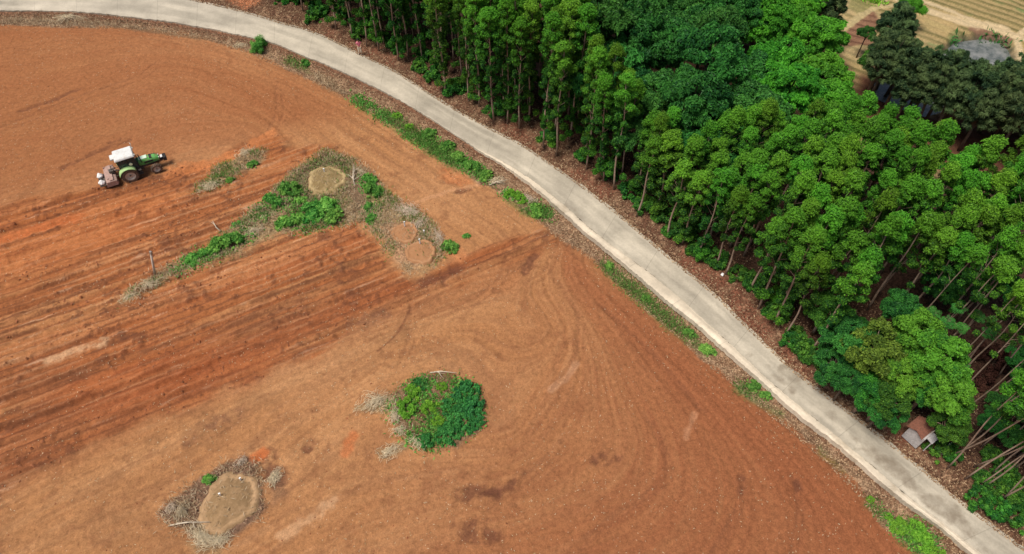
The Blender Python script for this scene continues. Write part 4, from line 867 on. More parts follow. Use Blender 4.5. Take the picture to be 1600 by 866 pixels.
HP = [(588,628,60,1.2,.8,.3,'pale dry stalk heap at the left tip of the round island',.3),(618,650,45,.9,.4,.3,'upright pale stalk heap on the left rim of the round island',1.0),(610,706,40,.8,.55,.15,'thin line of dry stalks below the left of the round island',.4),(650,690,30,.9,.5,.15,'dry stalks along the bottom of the round island',-.6),(625,672,30,.8,.4,.2,'dry stalks on the lower left rim of the round island',.2),
 (397,362,70,1.1,.55,.3,'tan straw heap between the two bush groups of the triangle',.4),(640,330,90,.9,.8,.2,'scattered dry twigs between the triangle and the twin mounds',-.5),(655,350,50,.8,.5,.15,'dry twigs just above the twin mounds',.8),(685,370,40,.8,.5,.2,'dry twigs right of the twin mounds',-1.2),(565,270,30,.8,.4,.2,'dry stems beside the bleached branch',-.5),
 (285,800,55,.8,.32,.35,'pale upright stalk tuft on the left of the lower left island',1.3),(315,838,110,1.3,.5,.2,'combed heap of straw at the bottom of the lower left island',-.6),(345,845,60,1.0,.5,.2,'straw heap at the bottom right of the lower left island',.2),(378,722,30,.6,.3,.2,'grey twigs at the top of the lower left island',.8),(430,745,60,.8,.38,.15,'sparse dry stalks right of the lower left island',1.2),(270,795,30,.6,.4,.2,'dry twigs on the far left of the lower left island',-.3),
 (235,445,45,.8,.6,.2,'dry grass heap at the foot of the leaning pole',.3),(205,462,35,.8,.5,.15,'dry stems at the lower left tip of the strip',.4),(385,240,45,1.0,.5,.25,'dry grass heap at the top of the small dry patch',.4),(330,290,45,.9,.6,.15,'dry grass at the lower tip of the small dry patch',.5),(775,285,50,1.1,.4,.25,'bleached twigs at the end of the weedy verge bushes',.2),(828,312,40,.8,.4,.25,'brown twigs between the two fresh verge clumps',-.7),(375,72,40,.5,.5,.2,'dry weeds beside the feathery bush on the road edge',.2),(110,28,60,.6,1.6,.15,'dry weeds on the inner verge at the top left',0)]
for i, (px_, py_, n_, l_, sp_, li, lb, an) in enumerate(HP):
    x, y, zz = G3(px_, py_); m = stalks(60+i, int(n_*2.4), l_*.6, sp_*.85, li*.8, .75, wd=.022); tw = 'twig' in lb
    o = m.obj('twig_heap' if tw else 'straw_heap', branch_s if tw and 'bleached' not in lb else straw_s); o.location = (x, y, zz); o.rotation_euler.z = an; tag(o, lb, 'twigs' if tw else 'straw', 'heaps of dry stalks and twigs')
def branch(px_, py_, seed, ln_, rz, lb, n_=7):
    R = random.Random(seed); x, y, zz = G3(px_, py_); m = MB(); m.tube([(0,0,.05),(ln_*.4,.1,.22),(ln_,.0,.35)], [.055,.045,.02], 6)
    for k in range(n_):
        s = R.uniform(.15,.85)*ln_; a = R.uniform(-1.0,1.0); l = R.uniform(.3,.7)*ln_*.6; m.tube([(s,.05,.2),(s+cos(a)*l*.5, sin(a)*l*.6, .3),(s+cos(a)*l, sin(a)*l, .25+R.uniform(-.1,.25))], [.03,.02,.01], 5, False)
    o = m.obj('dead_branch', wood_dry, smooth_=True); o.location = (x, y, zz); o.rotation_euler.z = rz; tag(o, lb, 'branch', 'bleached dead branches')
branch(554, 290, 1, 2.2, 1.7, 'bleached forked branch lying on the right side of the triangle', 9)
branch(345, 362, 2, 1.1, 2.3, 'short bleached branch above the narrow weedy strip', 3)
branch(264, 822, 3, 2.6, .05, 'long curved pale branch at the bottom left of the lower left island', 2)
branch(672, 583, 4, 1.9, -.1, 'thin pale branch along the top rim of the round island', 2)
branch(765, 290, 5, 1.4, .2, 'bleached branch lying in the verge below the bushes', 5)
# ---------------- round mounds
def mound_mat(nm, a, b_):
    # mottled turf or bare earth
    m, n, b = new_mat(nm); tc = node(n, 'ShaderNodeTexCoord'); nz = noise_node(n, 1.6, 9, .8, tc.outputs['Object']); at = node(n, 'ShaderNodeAttribute', attribute_name='tint')
    ad = node(n, 'ShaderNodeMath', operation='MULTIPLY_ADD'); L(n, nz.outputs[0], ad.inputs[0]); ad.inputs[1].default_value = 1.3; L(n, at.outputs['Fac'], ad.inputs[2])
    r = node(n, 'ShaderNodeMapRange'); L(n, ad.outputs[0], r.inputs[0]); r.inputs[1].default_value = .52; r.inputs[2].default_value = 1.08
    mx = node(n, 'ShaderNodeMix', data_type='RGBA'); L(n, r.outputs[0], mx.inputs[0]); mx.inputs['A'].default_value = (*a, 1); mx.inputs['B'].default_value = (*b_, 1); L(n, mx.outputs['Result'], b.inputs['Base Color']); b.inputs['Roughness'].default_value = .95
    bp = node(n, 'ShaderNodeBump'); bp.inputs['Strength'].default_value = .8; bp.inputs['Distance'].default_value = .06; L(n, nz.outputs[0], bp.inputs['Height']); L(n, bp.outputs[0], b.inputs['Normal']); return m
mm1 = mound_mat('dry_turf', (.22,.15,.065), (.50,.37,.19)); mm2 = mound_mat('bare_tan_earth', (.34,.165,.075), (.44,.235,.12)); mm3 = mound_mat('mossy_turf', (.25,.155,.075), (.48,.30,.165))
def mound(px_, py_, r, hgt, mat, lb, sx=1.0, sy=1.0, rz=0):
    x, y, zz = G3(px_, py_); nr, na = 22, 56; V = [(0,0,hgt)]; T_ = [.2]
    for i in range(1, nr+1):
        q = i/nr
        for k in range(na):
            a = 2*pi*k/na; w_ = 1+.06*math.sin(a*3+px_)+.04*math.sin(a*5+1)+.03*math.sin(a*11+py_)+.02*math.sin(a*17); rr = r*q*w_
            zz_ = hgt*math.cos(min(1, q/.72)*pi/2)**.8*.9 if q < .72 else 0
            zz_ += .09*math.exp(-((q-.8)/.09)**2)+random.uniform(-.012,.012)+.05-.22*max(0,(q-.88)/.12)**1.5
            V.append((cos(a)*rr*sx, sin(a)*rr*sy, zz_)); T_.append(.30*(.6+.4*math.sin(a*2+px_))*math.exp(-((q-.8)/.10)**2)+random.uniform(-.09,.09)-(.08 if q < .7 else 0))
    F4 = []; F3 = [(0, 1+k, 1+(k+1) % na) for k in range(na)]
    for i in range(nr-1):
        for k in range(na): a_, b_ = 1+i*na+k, 1+i*na+(k+1) % na; F4.append((a_, a_+na, b_+na, b_))
    me = mesh_np('earth_mound', np.array(V), np.array(F4), np.array(F3), mat=mat, attrs={'tint': np.array(T_)}, smooth_=True)
    o = obj('earth_mound', me); o.location = (x, y, zz); o.rotation_euler.z = rz; tag(o, lb, 'mound', 'round earth mounds'); return o
mound(510, 281, 1.75, .35, mm1, 'pale round grassy mound with a ring in the top of the triangle')
mound(633, 364, 1.15, .16, mm2, 'bare round mound with a faint ring, upper left of the twin mounds'); mound(658, 394, 1.3, .16, mm2, 'bare round mound with a pale ring, lower right of the twin mounds')
mound(358, 785, 1.72, .45, mm3, 'mossy tan mound in the lower left island', 1.05, 1.3, -.5)
peg_m = simple_mat('white_paint', (.82,.80,.76), .6, .1)
for px_, py_, lb in ((508,273,'white peg on the pale grassy mound'),(633,356,'white peg on the upper left twin mound'),(657,383,'white peg on the lower right twin mound'),(663,366,'white peg between the twin mounds'),(347,778,'white peg on the mossy mound of the lower left island'),(377,751,'white peg above the mossy mound of the lower left island')):
    x, y, zz = G3(px_, py_); m = MB(); m.box((0,0,.2), (.10,.07,.5), .012, taper=(.8,.8)); m.box((0,0,.46), (.13,.09,.03), .008)
    o = m.obj('marker_peg', peg_m); o.location = (x, y, zz+(.25 if 'between' not in lb and 'above' not in lb else 0)); o.rotation_euler = (random.uniform(-.12,.12), random.uniform(-.12,.12), random.uniform(0,1)); tag(o, lb, 'peg', 'white marker pegs')
# ---------------- leaning pole
x, y, zz = G3(242, 430); t = thing('leaning_pole', 'short weathered concrete pole leaning in the ploughed field at the tip of the weedy strip', 'pole', (x, y, zz-.1), 0, None, 1)
tpx, tpy = P(235, 393, zz+3.0); t.rotation_euler = Vector((tpx-x, tpy-y, 3.1)).to_track_quat('Z', 'Y').to_euler()
cm = simple_mat('grey_cast_concrete', (.58,.52,.45), .9, .2, 5, (.25,.2,.15), .4, bump=.2); im = simple_mat('rusty_iron', (.16,.08,.05), .8, .3, 8)
m = MB(); m.tube([(0,0,0),(0,0,1.6),(0,0,3.2)], [.095,.085,.07], 14); m.obj('shaft', cm, t, True)
m = MB(); m.box((0,0,3.12), (.22,.22,.06), .01); m.box((.0,.0,2.9), (.2,.2,.05), .01); m.obj('collar', im, t); m = MB(); m.tube([(-.04,0,3.2),(-.05,0,3.42),(-.12,0,3.5)], .018, 6); m.obj('iron_hook', im, t)
# ---------------- TRACTOR
x, y, zz = G3(209, 283); hx = P(249, 270); A = math.atan2(hx[1]-P(209,283)[1], hx[0]-P(209,283)[0])
# G3 is where the right rear tyre stands; the origin is the middle of the rear axle
x += -sin(A)*.78; y += cos(A)*.78
TR = thing('tractor', 'green tractor with white cab roof pulling a dusty tiller across red soil', 'tractor', (x, y, zz+.02), A)
gr_ = simple_mat('tractor_green', (.10,.38,.09), .6, .15, 3, (.38,.27,.17), .38); pale = simple_mat('dusty_pale_green', (.34,.55,.22), .6, .2, 3, (.45,.36,.25), .4)
wh = simple_mat('white_roof_paint', (.66,.66,.64), .55, .08, 2, (.50,.42,.34), .3); blk = simple_mat('black_plastic', (.03,.03,.032), .6, .3, 4, (.18,.12,.08), .2)
tyr = simple_mat('dusty_rubber', (.085,.06,.045), .95, .3, 5, (.33,.2,.13), .45, bump=.3); rim_m = simple_mat('dusty_pale_rim', (.62,.55,.45), .6, .2, 4, (.4,.28,.2), .4)
met = simple_mat('dark_iron', (.07,.065,.06), .6, .3, 5, (.28,.18,.12), .4); dust = simple_mat('dusty_pink_steel', (.40,.27,.23), .85, .2, 4, (.27,.14,.10), .45, bump=.3)
glm, n, b = new_mat('cab_glass'); b.inputs['Base Color'].default_value = (.05,.07,.07,1); b.inputs['Roughness'].default_value = .08; b.inputs['Alpha'].default_value = .75
lamp_m = simple_mat('clear_lamp', (.7,.7,.65), .2, .05)
# chassis
m = MB(); m.box((.9,0,.72), (2.5,.36,.36), .04); m.box((0,0,.70), (.5,1.15,.3), .06); m.box((2.1,0,.50), (.16,1.15,.14), .03); m.box((.75,0,.55), (.9,.5,.25), .05); m.obj('chassis', met, TR)
# bonnet
m = MB(); prof = [(.95,.33,.92,1.42),(1.35,.33,.90,1.42),(1.9,.315,.88,1.36),(2.35,.29,.86,1.27),(2.58,.25,.86,1.12),(2.64,.2,.88,1.0)]
V = []; F = []
for (hx_, hw, zb, zt) in prof:
    V += [(hx_,-hw,zb),(hx_,-hw,zt-.16),(hx_,-hw*.8,zt-.04),(hx_,-hw*.4,zt),(hx_,hw*.4,zt),(hx_,hw*.8,zt-.04),(hx_,hw,zt-.16),(hx_,hw,zb)]
for i in range(len(prof)-1):
    for k in range(8): F.append((i*8+k, i*8+(k+1) % 8, i*8+8+(k+1) % 8, i*8+8+k))
F += [tuple(range(8))[::-1], tuple(40+k for k in range(8))]; m.add(V, F); bon = m.obj('bonnet', gr_, TR, False)
m = MB(); m.box((1.42,0,1.427), (.66,.42,.02), .006); m.obj('bonnet_panel', simple_mat('pale_bonnet_panel', (.60,.76,.60), .4, .06), bon)
m = MB(); m.box((2.0,0,1.345), (.2,.5,.04), .01, (  'Y', radians(10))); 
for s in (-1,1): m.box((1.75,s*.33,1.08), (.7,.02,.16), .005)
m.obj('bonnet_vent', blk, bon)
m = MB(); m.box((2.655,0,1.0), (.03,.36,.2), .008); m.obj('grille', blk, bon)
for s in (-1,1): m = MB(); m.box((2.62,s*.17,1.1), (.06,.12,.08), .02); m.obj('headlight', lamp_m, bon)
# weights and carrier
m = MB(); m.box((2.75,0,.72), (.3,.3,.14), .02)
for k in range(7): m.box((3.02,-.24+k*.08,.78), (.26,.065,.38), .025)
m.obj('front_weight', blk, TR); m = MB(); m.box((2.8,0,.98), (.2,.34,.04), .01, ('Y', radians(-8))); m.obj('nose_plate', wh, TR)
# cab
m = MB()
for s in (-1,1):
    m.tube([(.98,s*.5,.95),(.86,s*.60,2.28)], .035, 6); m.tube([(.25,s*.6,.95),(.25,s*.63,2.28)], .03, 6); m.tube([(-.45,s*.55,1.2),(-.5,s*.6,2.28)], .035, 6); m.box((.35,s*.56,1.0), (1.2,.05,.16), .01)
m.tube([(.98,-.5,1.42),(.98,.5,1.42)], .03, 6); m.tube([(-.5,-.55,1.4),(-.5,.55,1.4)], .03, 6); m.box((.25,0,.92), (1.3,1.0,.08), .02); cab = m.obj('cab_frame', blk, TR)
m = MB()
for s in (-1,1):
    m.add([(.95,s*.515,1.08),(.28,s*.60,1.08),(.28,s*.625,2.25),(.86,s*.60,2.25)], [(0,1,2,3)]); m.add([(.22,s*.60,1.08),(-.44,s*.555,1.25),(-.49,s*.6,2.25),(.22,s*.625,2.25)], [(0,1,2,3)])
m.add([(.985,-.48,1.44),(.985,.48,1.44),(.87,.56,2.25),(.87,-.56,2.25)], [(0,1,2,3)]); m.add([(-.485,-.52,1.42),(-.485,.52,1.42),(-.515,.56,2.25),(-.515,-.56,2.25)], [(0,1,2,3)]); m.obj('window', glm, cab)
m = MB(); m.box((.2,0,2.36), (1.62,1.42,.17), .06, taper=(.9,.88)); rf = m.obj('cab_roof', wh, TR)
m = MB(); m.box((-.72,.12,2.22), (.3,.6,.16), .04); m.obj('air_unit', wh, rf)
for s in (-1,1):
    m = MB(); m.box((1.03,s*.45,2.3), (.06,.14,.09), .02); m.obj('work_lamp', lamp_m, rf)
m = MB(); m.tube([(1.02,.62,2.40),(1.02,.62,2.62)], .02, 6); m.box((1.02,.62,2.66), (.07,.07,.09), .02); m.obj('beacon', lamp_m, rf)
m = MB(); m.box((.05,0,1.15), (.45,.48,.14), .05); m.box((-.2,0,1.45), (.12,.46,.55), .05); m.obj('seat', blk, TR)
m = MB(); m.lathe([(.17,-.012),(.19,0),(.17,.012),(.155,0)], 20, 'x', (.68,0,1.42)); m.tube([(.85,0,1.2),(.68,0,1.42)], .02, 6); m.obj('steering_wheel', blk, TR)
m = MB(); m.lathe([(0,-.012),(.13,-.012),(.14,0),(0,.012)], 20, 'y', (.45,-.655,1.62)); m.tube([(.45,-.6,1.62),(.45,-.65,1.62)], .02, 5); m.obj('round_emblem', simple_mat('pale_disc', (.72,.74,.55), .5, .1), TR)  # round pale emblem on the cab's right side
m = MB(); m.tube([(1.25,-.38,1.25),(1.25,-.40,2.1),(1.2,-.40,2.22)], [.04,.04,.035], 8); m.obj('exhaust', blk, TR)
for s in (-1,1):
    m = MB(); V = []; F = []; na = 12
    for k in range(na+1):
        a = radians(35+k*(130/na)); 
        for yy, rr in ((s*.50,.80),(s*.98,.80),(s*1.0,.74)): V.append((cos(a)*rr, yy, .68+sin(a)*rr))
    for k in range(na):
        for j in range(2): F.append((k*3+j, k*3+j+1, k*3+4+j, k*3+3+j))
    m.add(V, F); o = m.obj('fender', pale, TR, True); md = o.modifiers.new('thickness', 'SOLIDIFY'); md.thickness = .03
    for nm, cx, R_, w_, zc in (('rear_wheel',0,.68,.42,.68),('front_wheel',2.1,.44,.30,.44)):
        cy = s*(.78 if R_ > .5 else .70); m = MB(); h = w_/2
        m.lathe([(R_*.58,-h*.8),(R_*.7,-h),(R_*.9,-h),(R_*.98,-h*.7),(R_*.99,0),(R_*.98,h*.7),(R_*.9,h),(R_*.7,h),(R_*.58,h*.8)], 36, 'y', (cx,cy,zc))
        nl = 20 if R_ > .5 else 16
        for k in range(nl):
            for sd_ in (-1,1):
                a = 2*pi*(k+.5*(sd_ > 0))/nl; c = Vector((cos(a)*R_*1.0, 0, sin(a)*R_*1.0)); l = R_*.17
                bm_ = Matrix.Rotation(-a, 3, 'Y'); pts = []
                for dx in (-.02,.035):
                    for (yy, tt) in ((0,-l*.1),(sd_*h*.95,l*.75),(sd_*h*.95,l*1.15),(0,l*.4)): pts.append(bm_ @ Vector((R_*.985+dx, yy, tt)))
                m.add([(p.x+cx, p.y+cy, p.z+zc) for p in pts], [(0,1,2,3),(4,5,6,7),(0,1,5,4),(1,2,6,5),(2,3,7,6),(3,0,4,7)])
        wheel = m.obj(nm, tyr, TR)
        m = MB(); o_ = s*h; m.lathe([(0,o_*.35),(R_*.18,o_*.38),(R_*.2,o_*.15),(R_*.42,o_*.1),(R_*.52,o_*.6),(R_*.62,o_*.95),(R_*.6,o_*.7),(R_*.55,-o_*.8)], 32, 'y', (cx,cy,zc)); m.obj('rim', rim_m, wheel, True)
        m = MB(); m.lathe([(0,o_*.52),(R_*.1,o_*.52),(R_*.11,o_*.3)], 16, 'y', (cx,cy,zc)); m.obj('hub', met, wheel)
m = MB()
for k in range(3): m.box((.85,-.68,.45+k*.2), (.3,.24,.03), .008)
m.tube([(.72,-.7,.4),(.72,-.6,1.0)], .015, 5); m.tube([(.98,-.7,.4),(.98,-.6,1.0)], .015, 5); m.obj('step', met, TR)
# tiller
m = MB(); V = []; F = []
cs = [(-1.02,.42),(-1.08,.72),(-1.3,.84),(-1.7,.80),(-1.95,.62),(-2.02,.3)]
for s in (-1,1): V += [(a_, s*.98, b_) for a_, b_ in cs]
for k in range(5): F.append((k, k+1, k+7, k+6))
F += [tuple(range(6)), tuple(range(6, 12))[::-1]]; m.add(V, F); m.box((-1.45,0,.88), (.3,1.9,.09), .01); m.box((-1.2,.2,.86), (.5,.12,.06), .01); m.box((-1.6,-.45,.84), (.35,.3,.07), .02); m.box((-1.5,1.0,.58), (.8,.05,.5), .01); m.box((-1.5,-1.0,.58), (.8,.05,.5), .01)
til = m.obj('tiller_hood', dust, TR)
m = MB(); m.box((-1.25,0,1.02), (.4,.34,.3), .05); m.tube([(-.4,0,.75),(-1.1,0,.98)], .05, 8); m.tube([(-.35,.35,.6),(-1.15,.42,.75)], .03, 6); m.tube([(-.35,-.35,.6),(-1.15,-.42,.75)], .03, 6); m.tube([(-.4,0,1.2),(-1.2,0,1.25),(-1.25,0,1.1)], .03, 6); m.obj('gearbox_linkage', met, til)
m = MB(); m.tube([(-1.5,-.92,.28),(-1.5,.92,.28)], .06, 8)
for k in range(18):
    a = k*1.1; yy = -.88+k*.103; m.tube([(-1.5,yy,.28),(-1.5+cos(a)*.24,yy,.28+sin(a)*.24),(-1.5+cos(a)*.28,yy+.05,.28+sin(a)*.2)], .014, 4)
m.obj('tine_rotor', met, til)
m = MB(); m.box((-2.25,0,.40), (.5,1.5,.05), .01); m.tube([(-2.45,-.8,.55),(-2.45,.8,.55)], .03, 6); m.box((-2.3,.0,.5), (.1,.3,.2), .03); m.obj('rear_rack', met, til)
sk = simple_mat('white_woven_sack', (.80,.78,.76), .8, .1, 4, (.5,.42,.38), .2, bump=.3)
def sack(lx, ly, r, lb, seed):
    bm = bmesh.new(); bmesh.ops.create_icosphere(bm, subdivisions=3, radius=r); R = random.Random(seed)
    for v in bm.verts:
        d = v.co.normalized(); v.co *= 1+.10*math.sin(d.x*5+seed)+.08*math.sin(d.y*7+d.z*4); v.co.z *= .85
        if d.z > .8: v.co.z += .10*r/.25; v.co.x *= .6; v.co.y *= .6
        v.co.z = max(v.co.z, -r*.6)
    me = bpy.data.meshes.new('white_sack'); bm.to_mesh(me); bm.free(); me.materials.append(sk); me.polygons.foreach_set('use_smooth', [True]*len(me.polygons))
    o = obj('white_sack', me); o.location = (x+cos(A)*lx-sin(A)*ly, y+sin(A)*lx+cos(A)*ly, zz+.44+r*.6); o.rotation_euler.z = seed; tag(o, lb, 'sack', 'white sacks behind the tiller')
sack(-2.3, .42, .25, 'white rounded sack on the tiller rack, upper left of two', 1); sack(-2.28, -.48, .25, 'white rounded sack on the tiller rack, lower right of two', 2)
# ---------------- PERSON
def skin_body(name, joints, edges, mat, parent, sub=2):
    me = bpy.data.meshes.new(name); me.from_pydata([j[:3] for j in joints], edges, []); o = bpy.data.objects.new(name, me); COL.objects.link(o)
    sm = o.modifiers.new('skin', 'SKIN'); sm.use_smooth_shade = True; o.modifiers.new('sub', 'SUBSURF').levels = sub
    for i, j in enumerate(joints): me.skin_vertices[0].data[i].radius = (j[3], j[4] if len(j) > 4 else j[3])
    me.skin_vertices[0].data[0].use_root = True
    dg = bpy.context.evaluated_depsgraph_get(); me2 = bpy.data.meshes.new_from_object(o.evaluated_get(dg)); bpy.data.objects.remove(o); me2.materials.append(mat); me2.name = name
    return obj(name, me2, parent)
px0, py0, pz0 = G3(564, 88.5)
rz_ = radians(200)
PE = thing('person', 'person in pink top and cream trousers standing at the forest side of the road', 'person', (px0, py0, .03), rz_)
skn = simple_mat('skin', (.45,.24,.16), .6, .08); pink = simple_mat('pink_cotton', (.72,.20,.28), .85, .12, 9); crm = simple_mat('cream_cotton', (.72,.63,.50), .85, .1, 6); hair_m = simple_mat('black_hair', (.012,.010,.010), .5, .2, 20); shoe = simple_mat('dark_shoes', (.06,.05,.05), .7)
# facing +Y locally; right leg a little ahead
J = [(0,0,.92,.125,.10),(0,.0,1.12,.12,.085),(0,.0,1.33,.15,.09),(0,.01,1.44,.06),(0,.02,1.52,.05),
     (-.17,0,1.38,.055),(-.23,.03,1.14,.042),(-.12,.24,1.08,.034),(.17,0,1.38,.055),(.23,.03,1.14,.042),(.12,.24,1.08,.034),
     (-.09,.0,.86,.09),(-.10,.06,.48,.062),(-.10,.0,.10,.042),(.09,.0,.86,.09),(.10,.02,.48,.062),(.11,-.10,.10,.042),
     (-.10,.13,.04,.036),(.11,.03,.04,.036),(0,.03,1.58,.075,.085),(0,.03,1.66,.078,.09),(0,.025,1.72,.06)]
E_ = [(0,1),(1,2),(2,3),(3,4),(2,5),(5,6),(6,7),(2,8),(8,9),(9,10),(0,11),(11,12),(12,13),(0,14),(14,15),(15,16),(13,17),(16,18),(4,19),(19,20),(20,21)]
for s, wv in ((-1,7),(1,10)):
    hx_ = s*.12; b0 = len(J); J.append((hx_*.8,.29,1.07,.028,.016)); E_.append((wv, b0))
    for f in range(4): J.append((hx_*.8-s*(.02-.014*f)-.0,.345,1.068+.0*f,.0085)); J.append((hx_*.6-s*(.02-.014*f),.365-.004*abs(f-1.5),1.045,.007)); E_ += [(b0, len(J)-2), (len(J)-2, len(J)-1)]
    J.append((hx_*.8-s*.035,.30,1.095,.009)); J.append((hx_*.8-s*.05,.325,1.10,.008)); E_ += [(b0, len(J)-2), (len(J)-2, len(J)-1)]
body = skin_body('body', J, E_, skn, PE)
skin_body('shirt', [(0,0,.90,.15,.125),(0,0,1.1,.14,.105),(0,.0,1.33,.165,.11),(0,.0,1.42,.085,.08),(-.17,0,1.385,.07),(-.22,.02,1.2,.06),(.17,0,1.385,.07),(.22,.02,1.2,.06)], [(0,1),(1,2),(2,3),(2,4),(4,5),(2,6),(6,7)], pink, PE)
skin_body('trousers', [(0,0,.93,.135,.11),(-.09,.0,.84,.105),(-.10,.06,.48,.082),(-.10,.0,.14,.07),(.09,.0,.84,.105),(.10,.02,.48,.082),(.11,-.10,.14,.07)], [(0,1),(1,2),(2,3),(0,4),(4,5),(5,6)], crm, PE)
m = MB(); m.lathe([(0,.115),(.05,.108),(.09,.06),(.103,0),(.098,-.05),(.085,-.10)], 18, 'z', (0,.005,1.665)); hr = m.obj('hair', hair_m, PE, True)
m = MB(); m.box((0,.128,1.635), (.022,.03,.045), .008, taper=(.5,.4)); m.box((0,.118,1.59), (.05,.012,.012), .004)
for s in (-1,1): m.box((s*.1,.03,1.64), (.018,.035,.055), .008)
m.obj('nose_mouth_ears', skn, PE)
m = MB()
for s in (-1,1): m.box((s*.032,.116,1.655), (.022,.008,.012), .003)
m.obj('eyes', hair_m, PE)
for s, (xx, yy) in ((-1,(-.10,.07)),(1,(.11,-.04))): m = MB(); m.box((xx,yy,.045), (.09,.25,.085), .03); m.obj('shoe', shoe, PE)
# ---------------- little hut under the trees
hx0, hy0 = P(1438, 666, 1.7); hx0 += .27; hy0 -= .38; hz0 = h1(hx0, hy0); HT = thing('small_hut', 'tiny roadside hut with a rusty red roof and grey concrete side under the trees', 'hut', (hx0, hy0, hz0), radians(35), None, .85)
rd = simple_mat('rusty_red_roof', (.25,.10,.065), .85, .3, 6, (.16,.09,.065), .5, bump=.3); gy_ = simple_mat('grey_render', (.46,.43,.42), .9, .2, 4, (.3,.27,.24), .4)
m = MB(); m.box((0,.3,.8), (1.1,1.3,1.6), .02); m.obj('wall', gy_, HT)
m = MB(); V = [(-.75,-.2,1.65),(.75,-.2,1.65),(.75,.45,2.05),(-.75,.45,2.05),(.75,1.15,1.65),(-.75,1.15,1.65)]; V2 = [(a,b_,c-.06) for a, b_, c in V]; m.add(V+V2, [(0,1,2,3),(3,2,4,5),(6,9,8,7),(9,11,10,8),(0,6,7,1),(5,4,10,11),(0,3,9,6),(3,5,11,9),(1,7,8,2),(2,8,10,4)])
for k in range(13): xx = -.72+k*.12; m.tube([(xx,-.2,1.665),(xx,.45,2.065),(xx,1.15,1.665)], .022, 5)
m.obj('roof', rd, HT); m = MB(); m.box((.15,-.55,1.45), (.8,.62,.07), .01, ('X', radians(14))); m.box((-.2,-.78,.7), (.07,.07,1.4), .01); m.box((.5,-.78,.7), (.07,.07,1.4), .01); m.obj('porch_slab', gy_, HT)
m = MB(); m.box((0,-.365,.65), (.6,.03,1.2), .01); m.obj('door', simple_mat('dark_wood', (.08,.05,.035), .8), HT)
x, y, zz = G3(1432, 695); m = MB(); m.tube([(0,0,0),(.02,.02,1.9)], [.04,.035], 8); o = m.obj('fence_post', simple_mat('pale_post', (.5,.42,.34), .8)); o.location = (x, y, zz); o.rotation_euler = (-.1,.25,0); tag(o, 'thin pale post leaning beside the tiny hut', 'post')
x, y, zz = G3(1478, 706); m = MB(); m.box((0,0,.35), (.95,.05,.32), .01); m.box((-.35,0,.1), (.05,.05,.4), .005); m.box((.35,0,.1), (.05,.05,.4), .005); o = m.obj('white_board', peg_m); o.location = (x, y, zz); o.rotation_euler = (-.5,0,radians(28)); tag(o, 'white plank leaning in the undergrowth right of the tiny hut', 'board')
x, y, zz = G3(1455, 690); m = MB(); m.box((0,0,.25), (.4,.3,.5), .06, taper=(.7,.7)); o = m.obj('white_bag', sk); o.location = (x, y, zz+.6); o.location.z = zz; tag(o, 'crumpled pale bag on the ground beside the tiny hut', 'bag')
for px_, py_, lb in ((1128,430,'small white scrap lying among the stems at the forest edge'),(1551,773,'pale yellowish scrap in the dark undergrowth at the lower right')):
    x, y, zz = G3(px_, py_); m = MB(); m.box((0,0,.1), (.32,.24,.14), .05, taper=(.6,.7)); o = m.obj('litter_scrap', sk); o.location = (x, y, zz); o.rotation_euler = (.2,.3,1); tag(o, lb, 'litter')

# ------------------------------------------------------------------ GROUND COVER (nobody could count it)
def scatter_poly(pl_, n_):
    lo = pl_.min(0); hi = pl_.max(0); out = np.zeros((0,2))
    while len(out) < n_:
        q = lo+(hi-lo)*rng.random((n_*2, 2)); q = q[inside(q[:,0], q[:,1], pl_)]; out = np.concatenate([out, q])
        if len(q) == 0: break
    return out[:n_]
def parea(pl_): return abs(np.sum(pl_[:,0]*np.roll(pl_[:,1],-1)-pl_[:,1]*np.roll(pl_[:,0],-1)))/2
def cover(name, polys, mat, label, ln, wd, lean, tmean=.5, thr=0.0, nf=.6, seed=0):
    Ps = []
    for pl_, dens in polys: Ps.append(scatter_poly(pl_, max(20, int(parea(pl_)*dens))))
    p = np.concatenate(Ps)
    if thr: p = p[fbm(p[:,0]*nf, p[:,1]*nf, seed, 3) > thr]
    p = p+rng.normal(size=p.shape)*.28; n_ = len(p); zz = hz(p[:,0], p[:,1])
    for (mx_, my_), mr, mh in moundsC:
        q_ = np.hypot(p[:,0]-mx_, p[:,1]-my_)/mr; zz = zz+np.where(q_ < .95, mh*np.cos(np.clip(q_/.8, 0, 1)*pi/2)*.85+.04, 0)
    km = np.ones(n_, bool)
    for (mx_, my_), mr, mh in moundsC: km &= ~((np.hypot(p[:,0]-mx_, p[:,1]-my_) < mr*.95) & (rng.random(n_) < .88))
    p = p[km]; zz = zz[km]; n_ = len(p)
    a = rng.random(n_)*2*pi; el = np.abs(rng.normal(size=n_))*lean
    D_ = np.stack([np.cos(a)*np.sin(el), np.sin(a)*np.sin(el), np.cos(el)], 1); N_ = np.stack([-np.cos(a)*np.cos(el), -np.sin(a)*np.cos(el), np.sin(el)], 1)+rng.normal(size=(n_,3))*.1
    Ln = ln*(.5+rng.random(n_)); C_ = np.column_stack([p, zz])+D_*Ln[:,None]*.45
    V, Q_, T_ = leaf_cloud(C_, D_, N_, Ln, wd*(.6+.8*rng.random(n_)), np.clip(tmean+rng.normal(size=n_)*.25, 0, 1))
    o = obj(name, leafmesh(name, (V, Q_, T_), mat)); tag(o, label, None, None, 'stuff'); return o
TRIp = PP(TRI); PATp = PP([(300,300),(330,262),(385,232),(412,232),(405,250),(370,268),(335,292)]); CIRp = PP(CIRC)
LLp = PP([(250,800),(275,770),(310,745),(350,720),(385,708),(405,725),(408,760),(412,790),(395,815),(370,835),(340,845),(310,835),(270,825)])
moundsC = [(P(510,281),1.75,.35),(P(633,364),1.15,.16),(P(658,394),1.3,.16),(P(358,785),2.1,.5)]
